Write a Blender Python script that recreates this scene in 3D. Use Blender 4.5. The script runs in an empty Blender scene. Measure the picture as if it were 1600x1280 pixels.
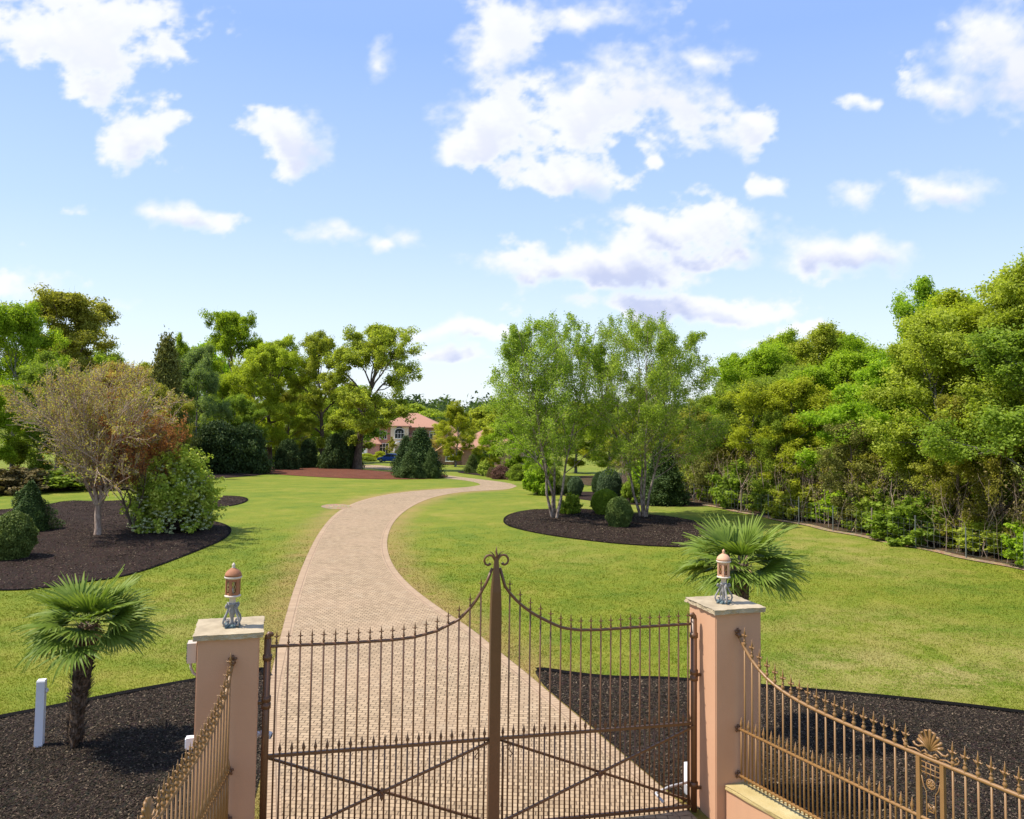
import bpy, bmesh, math, random
import numpy as np
from mathutils import Vector, Matrix
from mathutils.geometry import delaunay_2d_cdt
PI = math.pi
SC = bpy.context.scene
# ------------------------------------------------------------------ camera
CAM_H = 5.2; FPX = 1280.0; SHIFT = -66/1600.0
PITCH = math.radians(3.2); ROLL = math.radians(0.72)
camd = bpy.data.cameras.new('camera'); cam = bpy.data.objects.new('camera', camd)
SC.collection.objects.link(cam); SC.camera = cam
camd.sensor_width = 36; camd.lens = 36*FPX/1600; camd.shift_y = SHIFT
camd.clip_start = 0.1; camd.clip_end = 6000
MR = Matrix.Rotation(PI/2+PITCH, 3, 'X') @ Matrix.Rotation(ROLL, 3, 'Z')
cam.matrix_world = Matrix.Translation((0, 0, CAM_H)) @ MR.to_4x4()
SC.render.resolution_x = 1024; SC.render.resolution_y = 819
def ray(x, y): return MR @ Vector(((x-800)/FPX, (574-y)/FPX, -1))
# ------------------------------------------------------------------ light
SUN_EL = math.radians(57)
sd = bpy.data.lights.new('sun', 'SUN'); sun = bpy.data.objects.new('sun', sd); SC.collection.objects.link(sun)
sd.energy = 4.5; sd.angle = math.radians(.5); sd.color = (1, .95, .86)
SUN_AZ = math.radians(5)   # shadows fall to the right, slightly away from the camera
sun.rotation_euler = (0, -(PI/2-SUN_EL), SUN_AZ)
SC.view_settings.view_transform = 'Standard'; SC.view_settings.look = 'None'
SC.view_settings.exposure = 0.58; SC.view_settings.gamma = 1.0
W = bpy.data.worlds.new('World'); SC.world = W; W.use_nodes = True

class NT:
    """small node-tree helper"""
    def __init__(s, tree): s.t = tree; s.n = tree.nodes; s.l = tree.links
    def new(s, typ, **kw):
        n = s.n.new(typ)
        for k, v in kw.items(): setattr(n, k, v)
        return n
    def link(s, a, b): s.l.new(a, b)
    def inp(s, node, key, v):
        i = node.inputs[key]
        if isinstance(v, bpy.types.NodeSocket): s.l.new(v, i)
        else: i.default_value = v
    def math(s, op, a, b=0.0, c=0.0, clamp=False):
        n = s.new('ShaderNodeMath', operation=op, use_clamp=clamp)
        s.inp(n, 0, a); s.inp(n, 1, b); s.inp(n, 2, c); return n.outputs[0]
    def vmath(s, op, a, b=(0, 0, 0)):
        n = s.new('ShaderNodeVectorMath', operation=op); s.inp(n, 0, a); s.inp(n, 1, b)
        return n.outputs['Value'] if op in ('LENGTH', 'DOT_PRODUCT') else n.outputs[0]
    def noise(s, vec, scale, detail=3, rough=.55, dist=0.0, col=False):
        n = s.new('ShaderNodeTexNoise'); s.inp(n, 'Vector', vec); s.inp(n, 'Scale', scale)
        n.inputs['Detail'].default_value = detail; n.inputs['Roughness'].default_value = rough
        n.inputs['Distortion'].default_value = dist
        return n.outputs['Color'] if col else n.outputs['Fac']
    def ramp(s, fac, stops, interp='LINEAR'):
        n = s.new('ShaderNodeValToRGB'); n.color_ramp.interpolation = interp
        e = n.color_ramp.elements
        while len(e) < len(stops): e.new(.5)
        for i, (p, c) in enumerate(stops):
            e[i].position = p; e[i].color = (c[0], c[1], c[2], 1) if hasattr(c, '__len__') else (c, c, c, 1)
        s.inp(n, 'Fac', fac); return n.outputs['Color']
    def mix(s, fac, a, b, mode='MIX'):
        n = s.new('ShaderNodeMix', data_type='RGBA', blend_type=mode)
        for k, v in ((0, fac), (6, a), (7, b)):
            if isinstance(v, bpy.types.NodeSocket): s.l.new(v, n.inputs[k])
            else: n.inputs[k].default_value = v if k == 0 else ((*v, 1) if len(v) == 3 else v)
        return n.outputs[2]
    def smooth(s, v, a, b):
        n = s.new('ShaderNodeMapRange', interpolation_type='SMOOTHSTEP')
        s.inp(n, 'Value', v); n.inputs[1].default_value = a; n.inputs[2].default_value = b
        return n.outputs[0]

# --- clouds: fixed in world directions (azimuth slope, elevation slope) ahead of the gate
CLOUDS = [(110,40,150,62),(170,95,95,60),(130,135,55,36),(215,218,60,42),(445,228,48,46),(582,95,24,44),(285,335,95,17),(498,368,44,23),
 (636,375,32,24),(590,380,28,11),(30,445,70,30),(175,478,50,14),(790,80,82,110),(760,185,60,62),(715,230,48,22),(1000,130,130,100),
 (900,180,115,80),(1080,170,105,60),(1165,200,45,48),(880,275,95,28),(930,28,72,30),(1100,90,62,24),(850,412,105,26),
 (1090,352,135,38),(950,415,150,34),(1110,412,60,14),(1060,484,165,22),(1325,395,92,42),(725,516,90,13),(1255,527,75,14),(1335,305,46,34),
 (1475,298,56,30),(1205,295,26,16),(1475,155,50,38),(1540,55,85,58),(1600,100,70,90),(1470,50,20,12),(1035,262,13,8),(1345,160,40,9),
 (700,552,50,10),(1000,335,38,22)]
def build_world():
    N = NT(W.node_tree); W.node_tree.nodes.clear()
    out = N.new('ShaderNodeOutputWorld'); bg = N.new('ShaderNodeBackground'); N.link(bg.outputs[0], out.inputs[0])
    sky = N.new('ShaderNodeTexSky', sky_type='NISHITA'); sky.sun_disc = False
    sky.sun_elevation = SUN_EL; sky.sun_rotation = -PI/2-SUN_AZ; sky.air_density = 1.0; sky.dust_density = .6; sky.ozone_density = 1.3
    tc = N.new('ShaderNodeTexCoord'); sp = N.new('ShaderNodeSeparateXYZ'); N.link(tc.outputs['Generated'], sp.inputs[0])
    grad = N.ramp(sp.outputs[2], [(0.0, (.80, .91, 1.0)), (.10, (.70, .85, 1.0)), (.22, (.50, .69, 1.0)), (.42, (.31, .50, .98)), (1.0, (.46, .58, .88))])
    skyc = N.mix(.78, N.vmath('MULTIPLY', sky.outputs[0], (1.5, 1.35, 1.4)), N.vmath('MULTIPLY', grad, (7.6, 7.6, 7.6)))
    N.link(skyc, bg.inputs[0]); bg.inputs[1].default_value = .10
    W.cycles.sampling_method = 'MANUAL'; W.cycles.sample_map_resolution = 512
build_world()
def vnoise(x, y, seed):
    r = np.random.RandomState(seed); T = r.rand(256, 256).astype(np.float32)
    xi = np.floor(x).astype(int); yi = np.floor(y).astype(int); fx = x-xi; fy = y-yi
    fx = fx*fx*fx*(fx*(fx*6-15)+10); fy = fy*fy*fy*(fy*(fy*6-15)+10)
    a = T[xi & 255, yi & 255]; b = T[(xi+1) & 255, yi & 255]; c = T[xi & 255, (yi+1) & 255]; d = T[(xi+1) & 255, (yi+1) & 255]
    return (a*(1-fx)+b*fx)*(1-fy)+(c*(1-fx)+d*fx)*fy
def fbm(x, y, octv, seed, gain=.5):
    s = 0; a = 1; t = 0
    for i in range(octv):
        s = s+a*vnoise(x*2**i+17.3*i, y*2**i+9.1*i, seed+i); t += a; a *= gain
    return s/t
def sstep(v, a, b): t = np.clip((v-a)/(b-a), 0, 1); return t*t*(3-2*t)
def build_clouds():
    """cloud layer: a distant curved shell ahead, opacity and brightness computed per vertex"""
    az = np.radians(np.arange(-47, 47.01, .1)); el = np.radians(np.arange(.3, 40, .1)); A, E = np.meshgrid(az, el)
    u = np.tan(A); v = np.tan(E)/np.cos(A); K = FPX/100.0
    def dens(u, v):
        X = u*K; Y = v*K
        wx = (fbm(X*1.3, Y*1.3, 4, 11)-.5)*.75; wy = (fbm(X*1.3, Y*1.3, 4, 31)-.5)*.42
        acc = np.full(u.shape, -3.0)
        for (cx, cy, rx, ry) in CLOUDS:
            d = ray(cx, cy); c = (d.x/d.y*K, d.z/d.y*K)
            L = np.sqrt(((X+wx-c[0])*100/(rx*1.12))**2+((Y+wy-c[1])*100/(ry*1.12))**2)
            k = 11.0; m = np.maximum(acc, 1-L); acc = m+np.log(np.exp(k*(acc-m))+np.exp(k*(1-L-m)))/k*.9
        f = fbm(X*1.3, Y*1.9, 7, 51, .56)-.5; f3 = fbm(X*5, Y*7, 4, 77, .6)-.5
        return np.maximum(acc, -1.4)*.9+f*1.65+f3*.5-.05
    D = dens(u, v)
    soft = fbm(u*K*.7, v*K*.7, 3, 91)
    lo = -.20; hi = .26+.75*sstep(soft, .34, .70)
    t = np.clip((D-lo)/(hi-lo), 0, 1); al = t*t*(3-2*t)
    al = al*(.93+.07*sstep(D, .3, .9))
    al *= sstep(np.degrees(E), .4, 3)
    up = np.zeros_like(D)
    for k in range(1, 6): up += sstep(dens(u-.006*k, v+.0085*k), -.05, .7)
    up /= 5
    low = 1-sstep(np.degrees(E), 9, 24)
    sh = np.clip(sstep(up, .12, .75)*(.20+.80*low)*sstep(D, .0, .6), 0, 1)
    sh = np.clip(sh+.10*(fbm(u*K*2.3, v*K*3, 4, 123)-.5)*al, 0, 1)
    R = 2900.; V = np.stack([R*np.cos(E)*np.sin(A), R*np.cos(E)*np.cos(A), CAM_H+R*np.sin(E)], -1).reshape(-1, 3)
    ny, nx = A.shape; i = np.arange(ny-1)[:, None]*nx+np.arange(nx-1)[None]; F = np.stack([i, i+1, i+nx+1, i+nx], -1).reshape(-1, 4)
    keep = al.ravel()[F].max(1) > .002; F = F[keep]
    me = npmesh('clouds', V, F, {'opacity': al.ravel(), 'shade': sh.ravel()}, True)
    m = bpy.data.materials.new('cloud_layer'); m.use_nodes = True; m.node_tree.nodes.clear(); N = NT(m.node_tree); out = N.new('ShaderNodeOutputMaterial')
    ao = N.new('ShaderNodeAttribute'); ao.attribute_name = 'opacity'; ash = N.new('ShaderNodeAttribute'); ash.attribute_name = 'shade'
    em = N.new('ShaderNodeEmission'); N.link(N.mix(ash.outputs['Fac'], (.68, .69, .73), (.41, .455, .62)), em.inputs[0])
    tr = N.new('ShaderNodeBsdfTransparent'); mx = N.new('ShaderNodeMixShader'); N.link(ao.outputs['Fac'], mx.inputs[0]); N.link(tr.outputs[0], mx.inputs[1]); N.link(em.outputs[0], mx.inputs[2])
    N.link(mx.outputs[0], out.inputs[0]); m.cycles.emission_sampling = 'NONE'
    o = bpy.data.objects.new('clouds', me); SC.collection.objects.link(o); me.materials.append(m); o['kind'] = 'structure'

# ------------------------------------------------------------------ object helpers
def link(o): SC.collection.objects.link(o); return o
def tag(o, label=None, cat=None, group=None, kind=None):
    if label: o['label'] = label
    if cat: o['category'] = cat
    if group: o['group'] = group
    if kind: o['kind'] = kind
    return o
def empty(name, loc=(0, 0, 0), rz=0.0, label=None, cat=None, group=None):
    o = bpy.data.objects.new(name, None); link(o); o.location = loc; o.rotation_euler = (0, 0, rz)
    o.empty_display_size = .2
    return tag(o, label, cat, group)
def obj(name, me, mat, parent=None, loc=None, rot=None, scale=None):
    o = bpy.data.objects.new(name, me); link(o)
    if mat is not None and len(me.materials) == 0:
        for m in (mat if isinstance(mat, (list, tuple)) else [mat]): me.materials.append(m)
    if parent: o.parent = parent
    if loc: o.location = loc
    if rot: o.rotation_euler = rot
    if scale: o.scale = scale if hasattr(scale, '__len__') else (scale,)*3
    return o
def copy_thing(src, loc, rz=0, scale=(1, 1, 1), label=None, group=None):
    r = src.copy(); link(r); r.location = loc; r.rotation_euler = (0, 0, rz); r.scale = scale
    if label: r['label'] = label
    if group: r['group'] = group
    for ch in src.children:
        c = ch.copy(); link(c); c.parent = r
        for s in ch.children:
            d = s.copy(); link(d); d.parent = c
    return r
class MB:
    """collects simple shapes into one mesh"""
    def __init__(s): s.v = []; s.f = []; s.m = []; s.uv = None
    def add(s, vs, fs, mi=0):
        b = len(s.v); s.v += [tuple(p) for p in vs]; s.f += [tuple(i+b for i in f) for f in fs]; s.m += [mi]*len(fs)
    def box(s, c, size, rz=0, mi=0, taper=1.0, M=None):
        x, y, z = [q/2 for q in size]; vs = []
        for k, (a, b, d) in enumerate([(-1,-1,-1),(1,-1,-1),(1,1,-1),(-1,1,-1),(-1,-1,1),(1,-1,1),(1,1,1),(-1,1,1)]):
            t = taper if d > 0 else 1
            p = Vector((a*x*t, b*y*t, d*z))
            if M: p = M @ p
            else: p = Matrix.Rotation(rz, 3, 'Z') @ p
            vs.append(p+Vector(c))
        s.add(vs, [(3,2,1,0),(4,5,6,7),(0,1,5,4),(1,2,6,5),(2,3,7,6),(3,0,4,7)], mi)
    def tube(s, pts, rad, n=8, mi=0, cap=True, twist=0.0):
        P = [Vector(p) for p in pts]; R = rad if hasattr(rad, '__len__') else [rad]*len(P)
        up = Vector((0, 0, 1)); prev = None; vs = []
        for i, p in enumerate(P):
            t = (P[min(i+1, len(P)-1)]-P[max(i-1, 0)]); t = t.normalized() if t.length > 1e-9 else up
            if prev is None:
                a = t.cross(Vector((0, 1, 0)));  a = a if a.length > .1 else t.cross(Vector((1, 0, 0)))
            else: a = prev - t*prev.dot(t)
            a.normalize(); prev = a; b = t.cross(a)
            for k in range(n):
                w = 2*PI*k/n+twist; vs.append(p+(a*math.cos(w)+b*math.sin(w))*R[i])
        fs = []
        for i in range(len(P)-1):
            for k in range(n): fs.append((i*n+k, i*n+(k+1) % n, (i+1)*n+(k+1) % n, (i+1)*n+k))
        if cap: fs.append(tuple(range(n-1, -1, -1))); fs.append(tuple((len(P)-1)*n+k for k in range(n)))
        s.add(vs, fs, mi)
    def lathe(s, prof, c=(0, 0, 0), n=20, mi=0):
        vs = []; fs = []
        for r, z in prof:
            for k in range(n): a = 2*PI*k/n; vs.append((c[0]+r*math.cos(a), c[1]+r*math.sin(a), c[2]+z))
        for i in range(len(prof)-1):
            for k in range(n): fs.append((i*n+k, i*n+(k+1) % n, (i+1)*n+(k+1) % n, (i+1)*n+k))
        fs.append(tuple(range(n-1, -1, -1))); fs.append(tuple((len(prof)-1)*n+k for k in range(n)))
        s.add(vs, fs, mi)
    def mesh(s, name, smooth=False):
        me = bpy.data.meshes.new(name); me.from_pydata(s.v, [], s.f)
        if any(s.m): me.polygons.foreach_set('material_index', s.m)
        if smooth: me.polygons.foreach_set('use_smooth', [True]*len(me.polygons))
        me.validate(); me.update(); return me
def npmesh(name, V, F, attrs=None, smooth=False):
    """V (n,3), F (m,k) constant k"""
    V = np.asarray(V, np.float32); F = np.asarray(F, np.int32); me = bpy.data.meshes.new(name)
    me.vertices.add(len(V)); me.vertices.foreach_set('co', V.ravel())
    m, k = F.shape; me.loops.add(m*k); me.loops.foreach_set('vertex_index', F.ravel())
    me.polygons.add(m); me.polygons.foreach_set('loop_start', np.arange(m, dtype=np.int32)*k)
    me.polygons.foreach_set('loop_total', np.full(m, k, np.int32))
    if smooth: me.polygons.foreach_set('use_smooth', np.ones(m, bool))
    for an, arr in (attrs or {}).items():
        a = me.attributes.new(an, 'FLOAT', 'POINT'); a.data.foreach_set('value', np.asarray(arr, np.float32))
    me.update(calc_edges=True); return me

build_clouds()
# ------------------------------------------------------------------ terrain
def _I(Y, a, w):
    t = np.clip((Y-a)/w, 0, 1); return np.where(Y > a+w, w/2+(Y-a-w), t*t*w/2)
def gz(Y): return -.041*(_I(np.asarray(Y, float), 45., 20.)-_I(np.asarray(Y, float), 145., 30.))
def gat(px, py):
    d = ray(px, py); lo, hi = 4., 420.
    for _ in range(45):
        m = (lo+hi)/2; z = d.z*m/d.y+CAM_H
        if z > gz(m): lo = m
        else: hi = m
    Y = (lo+hi)/2; return Vector((d.x*Y/d.y, Y, float(gz(Y))))
def atY(px, py, Y):
    d = ray(px, py); return Vector((d.x*Y/d.y, Y, CAM_H+d.z*Y/d.y))
def ppm(Y): return FPX/Y

# ------------------------------------------------------------------ materials
MATS = {}
def mat(name):
    m = bpy.data.materials.new(name); m.use_nodes = True; m.node_tree.nodes.clear(); MATS[name] = m
    N = NT(m.node_tree); out = N.new('ShaderNodeOutputMaterial'); return m, N, out
def principled(N, out, col, rough=.7, metal=0.0, bump=None, bs=.3, bd=.02, spec=.5):
    b = N.new('ShaderNodeBsdfPrincipled'); N.inp(b, 'Base Color', col if isinstance(col, bpy.types.NodeSocket) else (*col, 1))
    N.inp(b, 'Roughness', rough); b.inputs['Metallic'].default_value = metal; b.inputs['Specular IOR Level'].default_value = spec
    if bump is not None:
        bn = N.new('ShaderNodeBump'); bn.inputs['Strength'].default_value = bs; bn.inputs['Distance'].default_value = bd
        N.link(bump, bn.inputs['Height']); N.link(bn.outputs[0], b.inputs['Normal'])
    N.link(b.outputs[0], out.inputs[0]); return b
def objco(N): return N.new('ShaderNodeTexCoord').outputs['Object']
def worldpos(N): return N.new('ShaderNodeNewGeometry').outputs['Position']
def plain(name, col, rough=.6, metal=0.0, var=.15, scale=6, bs=.15, bd=.01, spec=.5):
    m, N, out = mat(name); co = objco(N)
    n = N.noise(co, scale, 5, .6)
    c = N.mix(n, tuple(x*(1-var) for x in col), tuple(min(1, x*(1+var)) for x in col))
    principled(N, out, c, rough, metal, N.noise(co, scale*6, 4), bs, bd, spec); return m
def leafmat(name, dark, mid, light, trans=.52, rough=.6, hue=.025):
    m, N, out = mat(name)
    at = N.new('ShaderNodeAttribute'); at.attribute_name = 'tint'
    oi = N.new('ShaderNodeObjectInfo')
    f = N.math('ADD', at.outputs['Fac'], N.math('MULTIPLY', N.math('SUBTRACT', oi.outputs['Random'], .5), .18), clamp=True)
    c = N.ramp(f, [(0, dark), (.5, mid), (1, light)])
    h = N.new('ShaderNodeHueSaturation'); N.link(c, h.inputs['Color'])
    N.link(N.math('ADD', .5, N.math('MULTIPLY', N.math('SUBTRACT', oi.outputs['Random'], .5), hue)), h.inputs['Hue'])
    c = h.outputs[0]
    p = N.new('ShaderNodeBsdfPrincipled'); N.link(c, p.inputs['Base Color']); p.inputs['Roughness'].default_value = rough
    p.inputs['Specular IOR Level'].default_value = .14
    t = N.new('ShaderNodeBsdfTranslucent'); N.link(N.mix(1.0, c, (1.25, 1.3, .6), 'MULTIPLY'), t.inputs['Color'])
    mx = N.new('ShaderNodeMixShader'); mx.inputs[0].default_value = trans
    N.link(p.outputs[0], mx.inputs[1]); N.link(t.outputs[0], mx.inputs[2]); N.link(mx.outputs[0], out.inputs[0]); return m
def barkmat(name, a, b, sc=(14, 14, 3), rough=.9):
    m, N, out = mat(name); co = N.vmath('MULTIPLY', objco(N), sc)
    n = N.noise(co, 1.0, 6, .65); n2 = N.noise(objco(N), 1.3, 3)
    c = N.mix(N.smooth(N.math('ADD', n, N.math('MULTIPLY', N.math('SUBTRACT', n2, .5), .5)), .35, .65), a, b)
    principled(N, out, c, rough, 0, n, .6, .03, .2); return m

def lawn_color(N, blade=False):
    P = worldpos(N)
    big = N.noise(P, .16, 4, .6); med = N.noise(P, .9, 5, .65, .4); fin = N.noise(P, 9, 5, .7)
    base = N.ramp(N.math('ADD', N.math('MULTIPLY', big, .45), N.math('MULTIPLY', med, .55)),
                  [(.31, (.068, .122, .007)), (.43, (.112, .160, .009)), (.54, (.165, .186, .013)), (.66, (.25, .22, .036))])
    # worn straw-coloured patches
    sx = N.new('ShaderNodeSeparateXYZ'); N.link(P, sx.inputs[0])
    worn = None
    for (cx, cy, rx, ry, k) in ((8.2, 17.2, 3.6, 2.4, .85), (6.2, 16.0, 2.0, 1.2, .6), (11.5, 18.5, 2.5, 1.6, .6), (9.0, 20.5, 4.5, 3.5, .40), (13., 33., 4, 9, .42), (-8., 20., 4, 3.5, .34), (7.5, 48, 6, 6, .35), (2.2, 31, 3, 5, .2)):
        v = N.vmath('MULTIPLY', N.vmath('SUBTRACT', P, (cx, cy, 0)), (1/rx, 1/ry, 0))
        w = N.math('MULTIPLY', N.smooth(N.vmath('LENGTH', v), 1.25, .1), k)
        worn = w if worn is None else N.math('MAXIMUM', worn, w)
    wn = N.math('MULTIPLY', worn, N.smooth(N.math('ADD', N.math('MULTIPLY', med, .6), N.math('MULTIPLY', fin, .4)), .40, .56))
    c = N.mix(wn, base, (.33, .265, .10))
    c = N.mix(N.math('MULTIPLY', N.smooth(fin, .35, .8), .35), c, (.26, .25, .05))
    c = N.mix(N.math('MULTIPLY', N.smooth(fin, .55, .25), .40), c, (.10, .15, .010))
    # faint mowing bands sweeping round the drive
    rr = N.vmath('LENGTH', N.vmath('MULTIPLY', N.vmath('SUBTRACT', P, (14, 2, 0)), (1, .8, 0)))
    wv = N.math('SINE', N.math('ADD', N.math('MULTIPLY', rr, 3.2), N.math('MULTIPLY', big, 3)))
    c = N.mix(N.math('MULTIPLY', N.smooth(wv, -.4, .8), .16), c, (.26, .27, .03))
    at = N.new('ShaderNodeAttribute'); at.attribute_name = 'dry'
    c = N.mix(N.math('MULTIPLY', at.outputs['Fac'], N.smooth(N.noise(P, 1.7, 4, .7), .22, .5)), c, (.31, .20, .075))
    return c, P, fin, med
def make_lawn():
    m, N, out = mat('lawn_grass'); c, P, fin, med = lawn_color(N)
    h = N.math('ADD', N.noise(P, 38, 6, .75), N.math('MULTIPLY', fin, .8))
    principled(N, out, c, .85, 0, h, .55, .05, .15)
make_lawn()
def make_blade():
    m, N, out = mat('grass_blades'); c, P, fin, med = lawn_color(N)
    at = N.new('ShaderNodeAttribute'); at.attribute_name = 'tint'
    c = N.mix(1.0, c, N.ramp(at.outputs['Fac'], [(0, .9), (.6, 1.12), (1, 1.4)]), 'MULTIPLY')
    p = N.new('ShaderNodeBsdfDiffuse'); N.link(c, p.inputs[0]); t = N.new('ShaderNodeBsdfTranslucent'); N.link(c, t.inputs[0])
    mx = N.new('ShaderNodeMixShader'); mx.inputs[0].default_value = .35
    N.link(p.outputs[0], mx.inputs[1]); N.link(t.outputs[0], mx.inputs[2]); N.link(mx.outputs[0], out.inputs[0])
make_blade()
def make_mulch(name, a, b, c3, sc=22):
    m, N, out = mat(name); P = worldpos(N)
    n = N.noise(P, sc, 6, .75); w = N.noise(P, 1.1, 4)
    vo = N.new('ShaderNodeTexVoronoi'); vo.inputs['Scale'].default_value = sc*1.3; N.link(N.vmath('MULTIPLY', P, (1, .6, 1)), vo.inputs['Vector'])
    c = N.ramp(N.math('ADD', N.math('MULTIPLY', n, .7), N.math('MULTIPLY', w, .3)), [(.32, a), (.52, b), (.7, c3)])
    c = N.mix(.35, c, N.mix(1.0, c, vo.outputs['Color'], 'MULTIPLY'))
    principled(N, out, c, .95, 0, N.math('ADD', n, vo.outputs['Distance']), .9, .04, .1); return m
make_mulch('dark_mulch', (.017, .013, .009), (.044, .033, .024), (.11, .080, .058))
make_mulch('brown_mulch', (.018, .011, .008), (.045, .028, .021), (.10, .062, .045))
make_mulch('red_mulch', (.07, .024, .014), (.17, .060, .034), (.27, .11, .065), 9)
make_mulch('leaf_litter', (.03, .02, .010), (.085, .058, .030), (.19, .125, .065), 7)
make_mulch('worn_earth', (.22, .15, .085), (.38, .27, .16), (.5, .37, .23), 7)
make_mulch('edge_shade', (.004, .003, .003), (.008, .006, .005), (.014, .011, .009), 30)  # near-black tone standing in for the shade along the cut bed edges
def make_chip():
    m, N, out = mat('bark_chips'); at = N.new('ShaderNodeAttribute'); at.attribute_name = 'tint'
    c = N.ramp(at.outputs['Fac'], [(0, (.012, .009, .006)), (.6, (.050, .037, .027)), (.9, (.12, .085, .058)), (1, (.20, .155, .10))])
    principled(N, out, c, .95, 0, None, spec=.08)
make_chip()
def make_paver(name, border=False):
    m, N, out = mat(name)
    P = worldpos(N)
    if border:
        co = N.new('ShaderNodeUVMap').outputs[0]
    else:
        mp = N.new('ShaderNodeMapping'); mp.inputs['Rotation'].default_value = (0, 0, math.radians(2)); N.link(P, mp.inputs['Vector']); co = mp.outputs[0]
    co = N.vmath('ADD', co, N.vmath('MULTIPLY', N.vmath('SUBTRACT', N.noise(P, 3.0, 2, col=True), (.5, .5, .5)), (.012, .012, 0)))
    br = N.new('ShaderNodeTexBrick'); N.link(co, br.inputs['Vector']); br.inputs['Scale'].default_value = 1.0
    br.inputs['Brick Width'].default_value = .155 if not border else .20; br.inputs['Row Height'].default_value = .104 if not border else .10
    br.inputs['Mortar Size'].default_value = .010; br.inputs['Mortar Smooth'].default_value = .35; br.inputs['Bias'].default_value = 0
    br.inputs['Color1'].default_value = (.30, .210, .122, 1); br.inputs['Color2'].default_value = (.46, .330, .198, 1); br.inputs['Mortar'].default_value = (.085, .055, .032, 1)
    if border: br.offset = 0
    n = N.noise(P, .5, 4, .6); n2 = N.noise(P, 14, 5, .7); n3 = N.noise(P, 2.2, 5, .65)
    c = N.mix(N.math('MULTIPLY', N.smooth(n, .35, .7), .28), br.outputs['Color'], (.44, .295, .185))
    c = N.mix(N.math('MULTIPLY', N.smooth(n3, .5, .75), .28), c, (.40, .33, .23))
    c = N.mix(N.math('MULTIPLY', n2, .28), c, (.28, .20, .12))
    if border: c = N.mix(.22, c, (.45, .29, .19))
    h = N.math('SUBTRACT', N.math('MULTIPLY', n2, .25), br.outputs['Fac'])
    principled(N, out, c, .85, 0, h, .5, .012, .25)
make_paver('paver_bricks'); make_paver('paver_border', True)
def make_stucco():
    m, N, out = mat('peach_stucco'); P = objco(N)
    n = N.noise(P, 1.6, 5, .6); f = N.noise(P, 70, 4, .7); st = N.noise(N.vmath('MULTIPLY', P, (7, 7, .7)), 1.0, 5, .6)
    c = N.mix(n, (.50, .270, .155), (.58, .330, .195)); c = N.mix(N.math('MULTIPLY', N.smooth(st, .52, .75), .22), c, (.40, .24, .16))
    c = N.mix(N.math('MULTIPLY', f, .15), c, (.5, .33, .24))
    principled(N, out, c, .9, 0, f, .35, .006, .2)
make_stucco()
def make_stone(name, a, b, c3):
    m, N, out = mat(name); P = objco(N); n = N.noise(P, 5, 7, .65); w = N.noise(P, 1.2, 4); f = N.noise(P, 45, 4, .7)
    c = N.ramp(N.math('ADD', N.math('MULTIPLY', n, .5), N.math('MULTIPLY', w, .5)), [(.35, a), (.5, b), (.65, c3)])
    c = N.mix(N.math('MULTIPLY', f, .25), c, (.22, .17, .11))
    principled(N, out, c, .88, 0, N.math('ADD', n, f), .5, .012, .25)
make_stone('cap_stone', (.30, .235, .15), (.42, .335, .215), (.52, .42, .28))
make_stone('coping_stone', (.36, .265, .095), (.47, .36, .15), (.54, .44, .22))
def make_iron():
    m, N, out = mat('bronze_painted_iron'); P = objco(N); n = N.noise(P, 9, 5, .6); f = N.noise(P, 60, 3)
    c = N.mix(n, (.105, .043, .016), (.150, .064, .023)); c = N.mix(N.math('MULTIPLY', N.smooth(f, .5, .75), .3), c, (.18, .085, .035))
    principled(N, out, c, .42, 0.0, f, .1, .003, .5)
    m, N, out = mat('gold_bronze_iron'); P = objco(N); n = N.noise(P, 9, 5, .6); f = N.noise(P, 60, 3)
    c = N.mix(n, (.22, .115, .040), (.29, .155, .053)); c = N.mix(N.math('MULTIPLY', N.smooth(f, .5, .75), .3), c, (.24, .12, .05))
    principled(N, out, c, .4, 0.0, f, .1, .003, .5)
make_iron()
plain('terracotta', (.34, .135, .06), .75, var=.25, scale=18)
plain('terracotta_light', (.62, .34, .20), .75, var=.18, scale=18)
plain('pale_stone', (.62, .52, .42), .8, var=.12, scale=20)
plain('verdigris_grey', (.26, .245, .23), .75, 0, var=.3, scale=25)
plain('verdigris_blue', (.10, .145, .15), .75, 0, var=.35, scale=30)
plain('white_plastic', (.78, .77, .80), .45, var=.03, scale=3)
plain('grey_plastic', (.42, .42, .43), .5, var=.06, scale=3)
plain('beige_box', (.55, .46, .38), .5, var=.06, scale=8)
plain('dark_gap', (.03, .03, .03), .7)
plain('frond_stem', (.22, .28, .05), .6, var=.2)
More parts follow.
